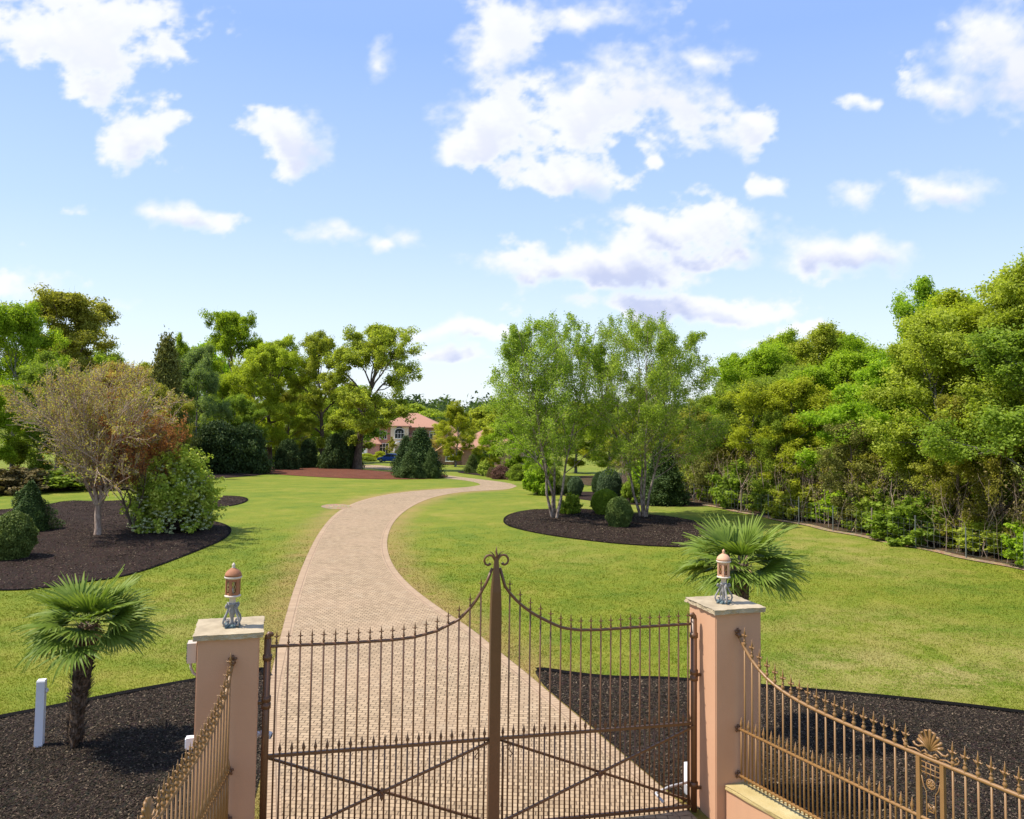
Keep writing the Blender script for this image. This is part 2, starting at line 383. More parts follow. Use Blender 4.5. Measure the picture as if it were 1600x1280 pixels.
def make_roof():
    m, N, out = mat('clay_tile_roof'); P = objco(N)
    wv = N.new('ShaderNodeTexWave'); wv.bands_direction = 'Z'; wv.inputs['Scale'].default_value = 1.4; N.link(P, wv.inputs['Vector'])
    n = N.noise(P, 2.5, 5, .7)
    c = N.mix(n, (.33, .16, .105), (.45, .26, .18)); c = N.mix(N.math('MULTIPLY', wv.outputs['Fac'], .25), c, (.33, .13, .08))
    principled(N, out, c, .8, 0, wv.outputs['Fac'], .4, .05, .2)
    m, N, out = mat('red_brick'); P = objco(N)
    br = N.new('ShaderNodeTexBrick'); N.link(N.vmath('MULTIPLY', N.vmath('ADD', P, (0, 0, 0)), (1, 1, 1)), br.inputs['Vector'])
    mp = N.new('ShaderNodeMapping'); mp.inputs['Rotation'].default_value = (PI/2, 0, 0); N.link(P, mp.inputs['Vector']); N.link(mp.outputs[0], br.inputs['Vector'])
    br.inputs['Scale'].default_value = 1; br.inputs['Brick Width'].default_value = .3; br.inputs['Row Height'].default_value = .12; br.inputs['Mortar Size'].default_value = .012
    br.inputs['Color1'].default_value = (.29, .13, .10, 1); br.inputs['Color2'].default_value = (.40, .17, .12, 1); br.inputs['Mortar'].default_value = (.4, .33, .28, 1)
    c = N.mix(N.math('MULTIPLY', N.noise(P, 1.2, 4), .4), br.outputs['Color'], (.36, .18, .13)); principled(N, out, c, .9)
make_roof()
plain('cream_trim', (.62, .50, .36), .7, var=.08); plain('white_trim', (.75, .73, .69), .6, var=.04)
plain('window_glass', (.03, .035, .04), .12, var=.1, spec=.8); plain('car_paint', (.05, .12, .42), .25, .3, var=.03); plain('tyre', (.02, .02, .02), .9)
plain('wheel_alloy', (.5, .5, .52), .3, .8); plain('concrete', (.46, .40, .32), .9, var=.12, scale=2)
plain('headlamp', (.8, .8, .82), .15); plain('fence_post_steel', (.16, .17, .15), .7); plain('wood_post', (.22, .17, .12), .9, var=.3)
barkmat('bark_brown', (.075, .050, .034), (.17, .125, .09)); barkmat('bark_grey', (.13, .115, .10), (.30, .27, .235))
barkmat('bark_birch', (.15, .10, .07), (.42, .33, .26), (9, 9, 5)); barkmat('bark_tan', (.30, .20, .15), (.50, .38, .30), (12, 12, 4))
barkmat('bark_maple', (.27, .18, .13), (.48, .36, .27), (12, 12, 4)); barkmat('palm_fibre', (.055, .036, .022), (.22, .15, .10), (40, 40, 12))
L_ = leafmat
L_('leaf_bright', (.140, .210, .012), (.280, .400, .022), (.450, .560, .050))
L_('leaf_yellow', (.200, .225, .015), (.370, .420, .030), (.540, .570, .065))
L_('leaf_olive', (.160, .160, .024), (.310, .300, .042), (.470, .440, .080))
L_('leaf_oak', (.180, .215, .020), (.350, .400, .040), (.530, .560, .095))
L_('leaf_mid', (.110, .160, .020), (.230, .300, .034), (.370, .450, .065))
L_('leaf_grey', (0.112, 0.165, 0.053), (0.209, 0.283, 0.087), (0.345, 0.419, 0.150))
L_('leaf_dark', (.024, .044, .012), (.052, .086, .022), (.120, .165, .045), trans=.15)
L_('leaf_far', (.040, .065, .022), (.075, .110, .035), (.13, .17, .05))
L_('leaf_conifer', (.034, .065, .016), (.075, .125, .030), (.170, .230, .060), trans=.12)
L_('leaf_cedar', (.100, .110, .024), (.190, .200, .040), (.300, .300, .070), trans=.15)
L_('leaf_brush', (.085, .070, .026), (.170, .135, .050), (.270, .200, .085), trans=.2)
L_('leaf_birch', (.150, .225, .028), (.290, .400, .050), (.460, .560, .105))
L_('leaf_maple', (.40, .20, .07), (.46, .36, .09), (.52, .52, .11), trans=.4)
L_('leaf_red', (.36, .14, .045), (.48, .23, .07), (.55, .34, .12), trans=.4)
L_('leaf_box', (.060, .088, .018), (.115, .155, .030), (.220, .260, .065), trans=.15)
L_('leaf_boxblue', (.050, .080, .035), (.090, .135, .055), (.170, .220, .095), trans=.12)
L_('leaf_brightbox', (.12, .20, .016), (.22, .32, .028), (.34, .43, .055), trans=.3)
L_('leaf_plum', (.10, .055, .038), (.19, .105, .070), (.28, .17, .11), trans=.2)
L_('leaf_viburnum', (.20, .30, .030), (.40, .50, .060), (.58, .62, .14), trans=.3)
L_('palm_leaf', (.075, .120, .014), (.150, .220, .028), (.300, .350, .085), trans=.3, rough=.5, hue=0)
plain('viburnum_flower', (.58, .62, .30), .8, var=.15)
M = MATS

# ------------------------------------------------------------------ ground
def inpoly(x, y, poly):
    x = np.asarray(x); y = np.asarray(y); c = np.zeros(x.shape, bool); n = len(poly)
    for i in range(n):
        x1, y1 = poly[i]; x2, y2 = poly[(i+1) % n]
        if y1 == y2: continue
        c ^= ((y1 > y) != (y2 > y)) & (x < (x2-x1)*(y-y1)/(y2-y1)+x1)
    return c
def smooth_poly(pts, it=2, closed=True):
    P = [Vector((p[0], p[1])) for p in pts]
    for _ in range(it):
        Q = []; n = len(P)
        for i in range(n if closed else n-1):
            a, b = P[i], P[(i+1) % n]; Q += [a*.75+b*.25, a*.25+b*.75]
        if not closed: Q = [P[0]]+Q+[P[-1]]
        P = Q
    return [(p.x, p.y) for p in P]
def drape(name, poly, off, step, material, dome=0.0, edge=0.0):
    poly = [p for i, p in enumerate(poly) if (Vector(p)-Vector(poly[i-1])).length > 1e-3]
    A = np.array(poly); xs = np.arange(A[:, 0].min(), A[:, 0].max(), step); ys = np.arange(A[:, 1].min(), A[:, 1].max(), step)
    gx, gy = np.meshgrid(xs, ys); gx = gx.ravel()+np.random.RandomState(1).uniform(-.1, .1, gx.size)*step; gy = gy.ravel()
    ok = inpoly(gx, gy, poly); gx = gx[ok]; gy = gy[ok]
    # distance to boundary
    dmin = np.full(gx.shape, 1e9); n = len(poly)
    for i in range(n):
        a = A[i]; b = A[(i+1) % n]; ab = b-a; L = max(1e-9, ab@ab)
        t = np.clip(((gx-a[0])*ab[0]+(gy-a[1])*ab[1])/L, 0, 1)
        dmin = np.minimum(dmin, np.hypot(gx-a[0]-t*ab[0], gy-a[1]-t*ab[1]))
    ok = dmin > step*.3; gx = gx[ok]; gy = gy[ok]; dmin = dmin[ok]
    vs = [Vector(p) for p in poly]+[Vector((a, b)) for a, b in zip(gx, gy)]
    ed = [(i, (i+1) % n) for i in range(n)]
    V, E, Fc, ov, oe, of = delaunay_2d_cdt(vs, ed, [], 1, 1e-5)
    dm = np.zeros(len(V))
    for i, o in enumerate(ov):
        for k in o:
            if k >= n: dm[i] = dmin[k-n]
    z = gz(np.array([v.y for v in V]))+off
    if dome:
        z = z+dome*(1-np.exp(-dm/.5))*(1+.25*np.sin(np.array([v.x*2.1 for v in V])+np.array([v.y*1.7 for v in V])))
    me = bpy.data.meshes.new(name); me.from_pydata([(v.x, v.y, float(q)) for v, q in zip(V, z)], [], [tuple(f) for f in Fc])
    me.polygons.foreach_set('use_smooth', [True]*len(me.polygons)); me.update()
    for p in me.polygons:
        if p.normal.z < 0: p.flip()
    o = obj(name, me, material); o['kind'] = 'structure'; return o
def ribbon(name, pts, w, off, material, uvw=True, side=0, closed=False):
    """strip of width w on one side (side=+1 left / -1 right) of a world polyline"""
    P = [Vector(p) for p in pts]; V = []; F = []; U = []; s = 0; n = len(P)
    for i, p in enumerate(P):
        a = P[(i-1) % n] if closed else P[max(i-1, 0)]; b = P[(i+1) % n] if closed else P[min(i+1, n-1)]
        t = (b-a).normalized(); nrm = Vector((-t.y, t.x))*side
        if i: s += (p-P[i-1]).length
        for k in (0, 1):
            q = p+nrm*w*k; V.append((q.x, q.y, float(gz(q.y))+off)); U.append((w*k, s))
    for i in range(n if closed else n-1):
        j = (i+1) % n; F.append((2*i, 2*i+1, 2*j+1, 2*j) if side < 0 else (2*i, 2*j, 2*j+1, 2*i+1))
    me = bpy.data.meshes.new(name); me.from_pydata(V, [], F); uv = me.uv_layers.new(name='UVMap')
    for l in me.loops: uv.data[l.index].uv = U[l.vertex_index]
    me.update()
    for p in me.polygons:
        if p.normal.z < 0: p.flip()
    o = obj(name, me, material); o['kind'] = 'structure'; return o
def P2(lst): return [tuple(gat(*q)[:2]) for q in lst]

LEFT_EDGE = [(404,1330),(407,1280),(409,1200),(411,1150),(414,1100),(424,1050),(437,1000),(447,960),(459,920),(476,875),(497,833),(520,805),(545,789),(575,779),(610,772),(650,767),(700,764),(735,761),(751,758)]
INNER = [(751,758),(747,754.5),(725,750.5),(700,748),(683,746)]
FAR_BACK = [(683,741),(712,744.5),(745,748.5),(780,752.5),(800,756),(808,760)]
RIGHT_EDGE = [(808,760),(795,765),(760,766.5),(720,769),(690,774),(662,782),(634,797),(615,815),(605,838),(605,862),(616,888),(640,915),(672,940),(705,962),(741,986),(770,1010),(800,1034),(830,1058),(860,1084),(890,1109),(920,1134),(950,1160),(980,1185),(1010,1210),(1040,1236),(1072,1264),(1100,1290)]
le = smooth_poly(P2(LEFT_EDGE), 2, False); inn = smooth_poly(P2(INNER), 2, False); fb = smooth_poly(P2(FAR_BACK), 2, False); re_ = smooth_poly(P2(RIGHT_EDGE), 2, False)
# road goes on behind the conifers to the house court
farL = P2([(683,741),(650,735),(620,730),(590,727),(560,726)]); farR = P2([(683,746),(655,741),(625,736.5),(590,733),(560,731.5)])
DRIVE = le + inn[1:] + farR[1:] + farL[::-1] + fb[1:] + re_[1:] + [(3.2, 6.0), (-3.0, 6.0)]
drive = drape('driveway', DRIVE, .006, 1.4, M['paver_bricks'])
ribbon('driveway_border', le[4:], .26, .010, M['paver_border'], side=-1); ribbon('driveway_border', re_[:-4][::-1][0:], .26, .010, M['paver_border'], side=1)
court = P2([(556,717),(585,716.5),(610,719),(640,721.5),(690,724),(690,721.5),(740,724.5),(740,722.5),(690,719.5),(640,716.5),(600,713.5),(556,713)])
drape('road', court, .02, 3, M['concrete'])

PILL_A = math.radians(16.4)
BED_NL = P2([(-60,1136),(0,1122),(60,1111),(100,1103),(150,1093),(200,1083),(250,1074),(300,1065),(350,1056),(400,1048),(416,1047),(424,1056),(419,1075)])
BED_NL += [tuple(gat(*q)[:2]) for q in [(413,1120),(408,1180),(405,1230)]] + [(-3.1, 9.5), (-3.3, 8.0), (-3.2, 4.0), (-16, 4.0), (-16, 12.0)]
BED_NR = P2([(1044,1238),(1000,1200),(960,1167),(920,1132),(880,1099),(850,1073),(838,1056),(836,1048),(850,1047),(900,1055),(960,1061),(1030,1061),(1090,1065),(1150,1070),(1220,1076),(1300,1083),(1400,1092),(1500,1103),(1600,1115),(1700,1128)]) + [(16, 10), (12, 4), (6.5, 4), (4.2, 8.6), (3.0, 10.9), (2.6, 11.0)]
BED_IS = P2([(-60,922),(0,924),(60,922),(130,911),(190,903),(240,888),(285,871),(325,855),(350,844),(362,833),(361,824),(345,817),(318,812),(300,806),(318,798),(350,793),(378,788),(391,781),(378,776),(350,775),(320,777),(240,781),(160,784),(100,783),(80,788),(20,796),(-60,800)])
BED_BI = P2([(785,815),(790,806),(812,799),(850,796),(900,796),(950,799),(1000,803),(1050,808),(1095,816),(1118,826),(1112,840),(1095,850),(1076,856),(1040,855),(1000,853),(950,849),(900,843),(850,836),(812,828),(792,822)])
BED_BK = P2([(872,772),(900,768),(940,769),(985,774),(1030,778),(1080,783),(1112,788),(1105,792),(1060,792),(1000,790),(940,785),(895,779)])
BED_RD = P2([(385,738),(450,743),(520,747),(580,749),(640,749.5),(690,748),(702,745),(690,741),(640,740.5),(600,737),(560,734),(500,731),(430,729),(380,730)])
BED_CT = P2([(711,738),(730,741),(760,744.5),(800,748.5),(830,751),(845,750),(835,743),(790,740),(750,737.5),(725,736)])
BED_DK = P2([(296,752),(340,748),(410,743),(430,738),(380,732),(300,735),(250,742)])
beds = [('mulch_bed', BED_NL, M['dark_mulch'], .10, .35), ('mulch_bed', BED_NR, M['dark_mulch'], .10, .35), ('mulch_bed', BED_IS, M['brown_mulch'], .10, .9),
        ('mulch_bed', BED_BI, M['brown_mulch'], .12, .7), ('mulch_bed', BED_BK, M['brown_mulch'], .06, 1.2), ('mulch_bed', BED_RD, M['red_mulch'], .12, 2.5),
        ('mulch_bed', BED_CT, M['brown_mulch'], .1, 2), ('mulch_bed', BED_DK, M['brown_mulch'], .1, 2)]
BEDPOLY = []
for i, (n, p, m_, dome, st) in enumerate(beds):
    sp = smooth_poly(p, 1) if i < 2 else smooth_poly(p, 2)
    BEDPOLY.append(sp); drape(n, sp, .012 if i < 5 else .03, st, m_, dome)
# shadow of the cut lawn edge, painted as a near-black strip round beds
def rimpts(sp, y0, y1, x0=-99, x1=99, cond=None):
    return [p for p in sp if cond(p)]
rl = [p for p in smooth_poly(BED_NL[:12], 2, False)]; ribbon('bed_edge_shade', rl, .17, .06, M['edge_shade'], side=-1)
rr_ = [p for p in smooth_poly(BED_NR[7:20], 2, False)]; ribbon('bed_edge_shade', rr_, .17, .06, M['edge_shade'], side=-1)
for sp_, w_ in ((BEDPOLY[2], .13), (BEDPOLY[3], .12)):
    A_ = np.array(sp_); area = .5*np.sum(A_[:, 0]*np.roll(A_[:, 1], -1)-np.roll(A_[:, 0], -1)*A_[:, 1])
    ribbon('bed_edge_shade', sp_, w_, .03, M['edge_shade'], side=1 if area > 0 else -1, closed=True)
# the lawn: one sheet to the horizon
def lawn():
    ys = np.concatenate([np.arange(-60, 5, 8), np.arange(5, 45, .8), np.arange(45, 70, 1.0), np.arange(70, 140, 4), np.arange(140, 180, 1.5), np.arange(180, 400, 20), np.arange(400, 3200, 200)])
    xs = np.concatenate([np.arange(-3000, -200, 200), np.arange(-200, -30, 10), np.arange(-30, 30, .8), np.arange(30, 200, 10), np.arange(200, 3001, 200)])
    gx, gy = np.meshgrid(xs, ys); nx = len(xs); ny = len(ys)
    V = np.stack([gx.ravel(), gy.ravel(), gz(gy.ravel())], 1)
    i = np.arange(ny-1)[:, None]*nx+np.arange(nx-1)[None]; F = np.stack([i, i+1, i+nx+1, i+nx], -1).reshape(-1, 4)
    x, y = V[:, 0], V[:, 1]; dry = np.zeros(len(V))
    E_ = np.array(le[:90]+re_[8:]); 
    near = (y < 60) & (np.abs(x) < 30); d = np.full(near.sum(), 99.)
    for e in E_: d = np.minimum(d, np.hypot(x[near]-e[0], y[near]-e[1]))
    dry[near] = np.clip(1-d/1.15, 0, 1)**.8*.9
    obj('lawn', npmesh('lawn', V, F, {'dry': dry}, True), M['lawn_grass'])['kind'] = 'structure'
lawn()
WF0 = Vector((17.9, 28.2)); WFD = Vector((-.317, .948)); WFN = Vector((.948, .317))   # wire-fence line by the right wood
def wf(t, o=0): p = WF0+WFD*t+WFN*o; return (p.x, p.y)
drape('wood_floor', smooth_poly([wf(-22, .1), wf(-8, .3), wf(0, 0), wf(8, .2), wf(16, .0), wf(25, .2), wf(40, .4), wf(60, 1), wf(60, 45), wf(-22, 45)], 1), .02, 3, M['leaf_litter'])
ribbon('wood_edge_litter', [wf(t, -.15+.12*math.sin(t*1.7)) for t in np.arange(-6, 24, .5)], .45, .03, M['worn_earth'], side=-1)
drape('worn_soil', smooth_poly(P2([(500,791),(512,788),(535,788),(552,791),(545,795),(520,796),(505,794)]), 2), .012, .5, M['worn_earth'])
drape('ground_far_left', smooth_poly(P2([(-300,775),(-60,768),(60,764),(150,760),(250,752),(330,741),(330,734),(-300,742)]), 1), .03, 3, M['leaf_litter'])

# blades of grass over the near lawn and bark chips over the beds
def grass_blades():
    r = np.random.RandomState(5); n = 640000
    u = r.rand(n)**1.25; Y = 10.5*(44/10.5)**u; X = (r.rand(n)*2-1)*(Y*.70+1)
    ok = ~inpoly(X, Y, DRIVE) & (r.rand(n) < 1-sstep(Y, 22, 43))
    for p in BEDPOLY[:4]: ok &= ~inpoly(X, Y, p)
    ok &= ~((X*WFN.x+Y*WFN.y) > (WF0.dot(WFN)-.1))
    X, Y = X[ok], Y[ok]; n = len(X)
    tb = np.sin(X*5.1+np.sin(Y*3.3)*2)*np.sin(Y*4.3+np.sin(X*2.1)*2)
    s = (.85+.9*r.rand(n))*(1+.3*tb); h = s*.013*(.8+Y/32)*(1-.5*sstep(Y, 25, 43)); w = .0045*(Y/11)*(.7+.6*r.rand(n)); a = r.rand(n)*PI*2
    la = r.rand(n)*PI*2; ln = h*.9*r.rand(n)
    dx, dy = np.cos(a)*w, np.sin(a)*w; z = gz(Y)
    V = np.stack([np.stack([X-dx, Y-dy, z], 1), np.stack([X+dx, Y+dy, z], 1), np.stack([X+np.cos(la)*ln, Y+np.sin(la)*ln, z+h], 1)], 1).reshape(-1, 3)
    t = np.repeat(np.clip(.5+.2*r.randn(n), 0, 1), 3)
    A = np.array(le[:90:2]+re_[8::2]); d = np.full(n, 99.)
    for e in A: d = np.minimum(d, np.hypot(X-e[0], Y-e[1]))
    dry = np.repeat(np.clip(1-d/1.15, 0, 1)**.8*.9, 3)
    o = obj('grass', npmesh('grass', V, np.arange(3*n).reshape(-1, 3), {'tint': t, 'dry': dry}), M['grass_blades'])
    tag(o, 'short mown grass blades covering the near lawn', 'grass', kind='stuff')
grass_blades()
def chips():
    r = np.random.RandomState(8); VV = []; 
    for poly, n, ymax, s0 in ((BEDPOLY[0], 150000, 20, 1), (BEDPOLY[1], 150000, 22, 1), (BEDPOLY[2], 60000, 60, 1.5), (BEDPOLY[3], 45000, 60, 1.6)):
        A = np.array(poly); x0, x1 = A[:, 0].min(), A[:, 0].max(); y0, y1 = max(8, A[:, 1].min()), min(ymax, A[:, 1].max())
        X = r.uniform(x0, x1, n*2); Y = r.uniform(y0, y1, n*2); ok = inpoly(X, Y, poly) & (np.abs(X) < Y*.72+1); X, Y = X[ok][:n], Y[ok][:n]; VV.append(np.stack([X, Y, np.full(len(X), s0)], 1))
    Q = np.concatenate(VV); X, Y, s0 = Q.T; n = len(X)
    l = (.008+.020*r.rand(n)**2)*s0; w = l*(.25+.35*r.rand(n)); a = r.rand(n)*PI*2; tl = (r.rand(n)-.5)*1.1
    z = gz(Y)+.125+r.rand(n)*.02
    # follow the bed's dome roughly: drop chips to edge height where close to the rim is handled by the tilt of the dome
    for poly in BEDPOLY[:4]:
        A = np.array(poly); ins = inpoly(X, Y, poly); d = np.full(ins.sum(), 9.)
        for i in range(len(A)):
            p = A[i]; b = A[(i+1) % len(A)]; ab = b-p; L = max(1e-9, ab@ab); t = np.clip(((X[ins]-p[0])*ab[0]+(Y[ins]-p[1])*ab[1])/L, 0, 1)
            d = np.minimum(d, np.hypot(X[ins]-p[0]-t*ab[0], Y[ins]-p[1]-t*ab[1]))
        dm = .12 if poly is BEDPOLY[3] else .10
        zz = gz(Y[ins])+.012+dm*(1-np.exp(-d/.5))*(1+.25*np.sin(X[ins]*2.1+Y[ins]*1.7)); z[ins] = zz+.004+r.rand(ins.sum())*.014
    ca, sa = np.cos(a), np.sin(a)
    ux, uy, uz = ca*l, sa*l, tl*l; vx, vy, vz = -sa*w, ca*w, (r.rand(n)-.5)*w
    V = np.stack([np.stack([X-ux, Y-uy, z-uz], 1), np.stack([X+vx, Y+vy, z+vz], 1), np.stack([X+ux, Y+uy, z+uz], 1), np.stack([X-vx, Y-vy, z-vz], 1)], 1).reshape(-1, 3)
    t = np.repeat(np.clip(r.rand(n)**1.3, 0, 1), 4)
    o = obj('bark_chips', npmesh('bark_chips', V, np.arange(4*n).reshape(-1, 4), {'tint': t}), M['bark_chips'])
    tag(o, 'loose dark bark chips lying over the planting beds', 'mulch', kind='stuff')
chips()
#PART2
# ------------------------------------------------------------------ gate, pillars, wing fences
GD = Vector((5.30, 1.21, 0)).normalized(); GA = math.atan2(GD.y, GD.x); GL = Vector((-2.85, 9.87, 0)); GLEN = 5.451
AX = Vector((math.cos(PILL_A), math.sin(PILL_A), 0)); DP = Vector((-math.sin(PILL_A), math.cos(PILL_A), 0))
TL = [(0,2.405),(.88,2.40),(1.46,2.41),(1.73,2.43),(2.0,2.49),(2.276,2.614),(2.42,2.75),(2.5,2.85),(2.6,3.01),(2.66,3.12),(2.70,3.24)]
TR = [(2.80,3.24),(2.83,3.11),(2.868,3.01),(2.961,2.885),(3.087,2.765),(3.2,2.68),(3.3,2.618),(3.51,2.51),(3.64,2.455),(3.855,2.42),(4.16,2.41),(4.6,2.42),(5.451,2.43)]
def interp(tab, s):
    a = np.array(tab); return float(np.interp(s, a[:, 0], a[:, 1]))
def finial_mesh(k=1.0):
    b = MB()
    b.lathe([(.008,0),(.013,.004),(.013,.010),(.009,.016),(.017,.026),(.019,.034),(.012,.046),(.008,.058),(.016,.064),(.008,.070),(.007,.092),(.012,.100),(.008,.112),(.0065,.125),(.010,.134),(.005,.160),(.001,.195)], n=8)
    for s in (-1, 1):
        b.tube([(0,0,.108),(s*.016,0,.116),(s*.026,0,.110),(s*.037,0,.122)], [.006,.007,.006,.002], 6)
        b.tube([(0,0,.108),(0,s*.016,.116),(0,s*.026,.110),(0,s*.036,.122)], [.006,.007,.006,.002], 6)
    me = b.mesh('finial', True)
    for v in me.vertices: v.co *= k
    return me
def spear_mesh():
    b = MB(); b.lathe([(.010,0),(.016,.010),(.010,.020),(.012,.035),(.020,.060),(.019,.072),(.010,.105),(.001,.155)], n=8); return b.mesh('spear', True)
FIN_B = finial_mesh(.92); SPR_B = spear_mesh(); FIN_G = finial_mesh(1.3); SPR_G = spear_mesh()
def picket(parent, x, z0, z1, fin, material, r=.011, name='picket', y=0.0):
    b = MB(); b.tube([(0,0,z0),(0,0,z1)], r, 6); p = obj(name, b.mesh('picket', True), material, parent, (x, y, 0))
    if fin is not None: obj('finial', fin, material, p, (0, 0, z1-.004))
    return p
def spiral(cx, cz, r0, a0, a1, n=14, shrink=.55, sx=1):
    return [(cx+sx*math.cos(a0+(a1-a0)*i/n)*r0*(1-shrink*i/n), 0, cz+math.sin(a0+(a1-a0)*i/n)*r0*(1-shrink*i/n)) for i in range(n+1)]
def gate_leaf(side):
    m = M['bronze_painted_iron']; s0 = 0 if side < 0 else GLEN
    o = GL+GD*s0
    g = empty('gate_leaf', (o.x, o.y, 0), GA, ('left' if side < 0 else 'right')+' leaf of the bronze iron driveway gate, '+('with the wide central post and scroll top' if side < 0 else 'hung on the pillar beside the larger palm'), 'gate leaf', 'two leaves of the driveway gate')
    X = lambda s: s-s0
    tab = TL if side < 0 else TR
    ss = np.linspace(tab[0][0], tab[-1][0], 40)
    b = MB(); b.tube([(X(s), 0, interp(tab, s)) for s in ss], .019, 8); obj('top_rail', b.mesh('r', True), m, g)
    a, c = (.0, 2.70) if side < 0 else (2.80, 5.451)
    b = MB(); b.box(((X(a)+X(c))/2, 0, 1.135), (c-a, .036, .036)); obj('middle_rail', b.mesh('r'), m, g)
    b = MB(); b.box(((X(a)+X(c))/2, 0, .075), (c-a, .038, .038)); obj('bottom_rail', b.mesh('r'), m, g)
    hx = X(0 if side < 0 else 5.451)
    b = MB(); b.tube([(hx,0,.0),(hx,0,2.50)], .042, 12)
    for z in (1.72, 1.80, .35, 2.28): b.tube([(hx,0,z-.03),(hx,0,z+.03)], .055, 12)
    b.tube([(hx,0,2.49),(hx,0,2.53),(hx+.015*-side,0,2.555),(hx+.04*-side,0,2.55),(hx+.05*-side,0,2.525)], [.042,.034,.03,.026,.02], 10)
    obj('hinge_post', b.mesh('p', True), m, g)
    for z in (.30, 1.76):
        b = MB(); b.box((hx+side*.07, 0, z), (.13, .035, .035)); b.box((hx+side*.135, 0, z), (.012, .09, .10)); obj('hinge', b.mesh('h'), m, g)
    cx = (1.371 if side < 0 else 4.130)
    for (sa, za, sb, zb) in ((a, 1.115, c, .11), (a, .11, c, 1.115)):
        yo = .034 if za > .5 else -.034
        b = MB(); L = math.hypot(sb-sa, zb-za); b.box(((X(sa)+X(sb))/2, yo, (za+zb)/2), (L-.03, .028, .028), M=Matrix.Rotation(-math.atan2(zb-za, sb-sa), 3, 'Y')); obj('diagonal_brace', b.mesh('b'), m, g)
    b = MB()
    for k in range(4):
        w = k*PI/2; b.tube([(X(cx), -.052, .605),(X(cx)+math.cos(w)*.03, -.056, .605+math.sin(w)*.045),(X(cx)+math.cos(w)*.045, -.052, .605+math.sin(w)*.085)], [.03,.02,.003], 6)
    obj('boss', b.mesh('boss', True), m, g)
    n = 19
    for i in range(n):
        s = (.100+i*.1367) if side < 0 else (2.932+i*.1353)
        picket(g, X(s), .02, interp(tab, s)+.012, FIN_B, m)
    for i in range(19 if side < 0 else 20):
        s = (.170+i*.1367) if side < 0 else (2.865+i*.1353)
        if i == 19: s = 5.385
        picket(g, X(s), .02, 1.145, SPR_B, m, name='short_picket')
    # drop latch
    lx = 2.60 if side < 0 else 2.89; q = -1 if side < 0 else 1
    b = MB(); b.tube([(X(lx-q*.02), -.03, .12),(X(lx-q*.02), -.03, 1.05),(X(lx+q*.07), -.03, 1.055)], .007, 6)
    b.tube([(X(lx+q*.07), -.03, 1.055),(X(lx+q*.05), -.03, 1.00),(X(lx+q*.09), -.03, .95),(X(lx+q*.07), -.03, .91),(X(lx+q*.05), -.03, .93)], .007, 6); obj('latch', b.mesh('l', True), m, g)
    if side < 0:
        b = MB(); c0 = 2.752
        prof = [(0.0,.070),(1.15,.068),(2.7,.066),(2.95,.058),(3.10,.045),(3.22,.034),(3.32,.026),(3.37,.022)]
        vs = []; fs = []
        for z, r in prof:
            for (ax_, ay_) in ((-1,-1),(1,-1),(1,1),(-1,1)): vs.append((c0+ax_*r, ay_*min(r, .055), z))
        for i in range(len(prof)-1):
            for k in range(4): fs.append((4*i+k, 4*i+(k+1) % 4, 4*i+4+(k+1) % 4, 4*i+4+k))
        fs.append((0,3,2,1)); fs.append(tuple(4*(len(prof)-1)+k for k in range(4))); b.add(vs, fs)
        obj('meeting_post', b.mesh('p'), m, g)
        b = MB()
        for q in (-1, 1):
            pts = [(c0+q*.012,0,3.33),(c0+q*.03,0,3.37),(c0+q*.055,0,3.398),(c0+q*.09,0,3.405),(c0+q*.125,0,3.395),(c0+q*.15,0,3.365),(c0+q*.155,0,3.33),(c0+q*.14,0,3.295),(c0+q*.11,0,3.28),(c0+q*.085,0,3.29),(c0+q*.078,0,3.305)]
            b.tube(pts, [.016,.017,.016,.015,.015,.014,.014,.014,.014,.018,.020], 8)
            b.tube([(c0+q*.02,0,3.36),(c0+q*.035,0,3.41),(c0+q*.065,0,3.44),(c0+q*.10,0,3.445)], [.010,.008,.006,.002], 6)
        b.tube([(c0,0,3.36),(c0+.008,0,3.40),(c0-.004,0,3.45),(c0+.004,0,3.515)], [.022,.016,.012,.001], 8)
        obj('scroll_crest', b.mesh('s', True), m, g)
    return g
gate_leaf(-1); gate_leaf(1)

def slab(mb_size, r_amp, seed, nseg=26):
    """stone slab with broken side faces"""
    bm = bmesh.new(); bmesh.ops.create_cube(bm, size=1)
    bmesh.ops.subdivide_edges(bm, edges=bm.edges[:], cuts=nseg, use_grid_fill=True)
    rr = random.Random(seed); sx, sy, sz = mb_size
    from mathutils import noise as mn
    for v in bm.verts:
        side = abs(v.co.x) > .499 or abs(v.co.y) > .499
        top = v.co.z > .499
        v.co = Vector((v.co.x*sx, v.co.y*sy, v.co.z*sz))
        if side:
            q = mn.fractal(v.co*11+Vector((seed, 0, 0)), .6, 2.0, 4)*r_amp
            d = Vector((v.co.x/sx, v.co.y/sy, 0))
            v.co += Vector((math.copysign(1, d.x) if abs(d.x) > .499 else 0, math.copysign(1, d.y) if abs(d.y) > .499 else 0, 0))*(q-r_amp*.5*(not top))
        v.co.z += mn.noise(v.co*4+Vector((0, seed, 0)))*.004
    me = bpy.data.meshes.new('slab'); bm.to_mesh(me); bm.free(); return me
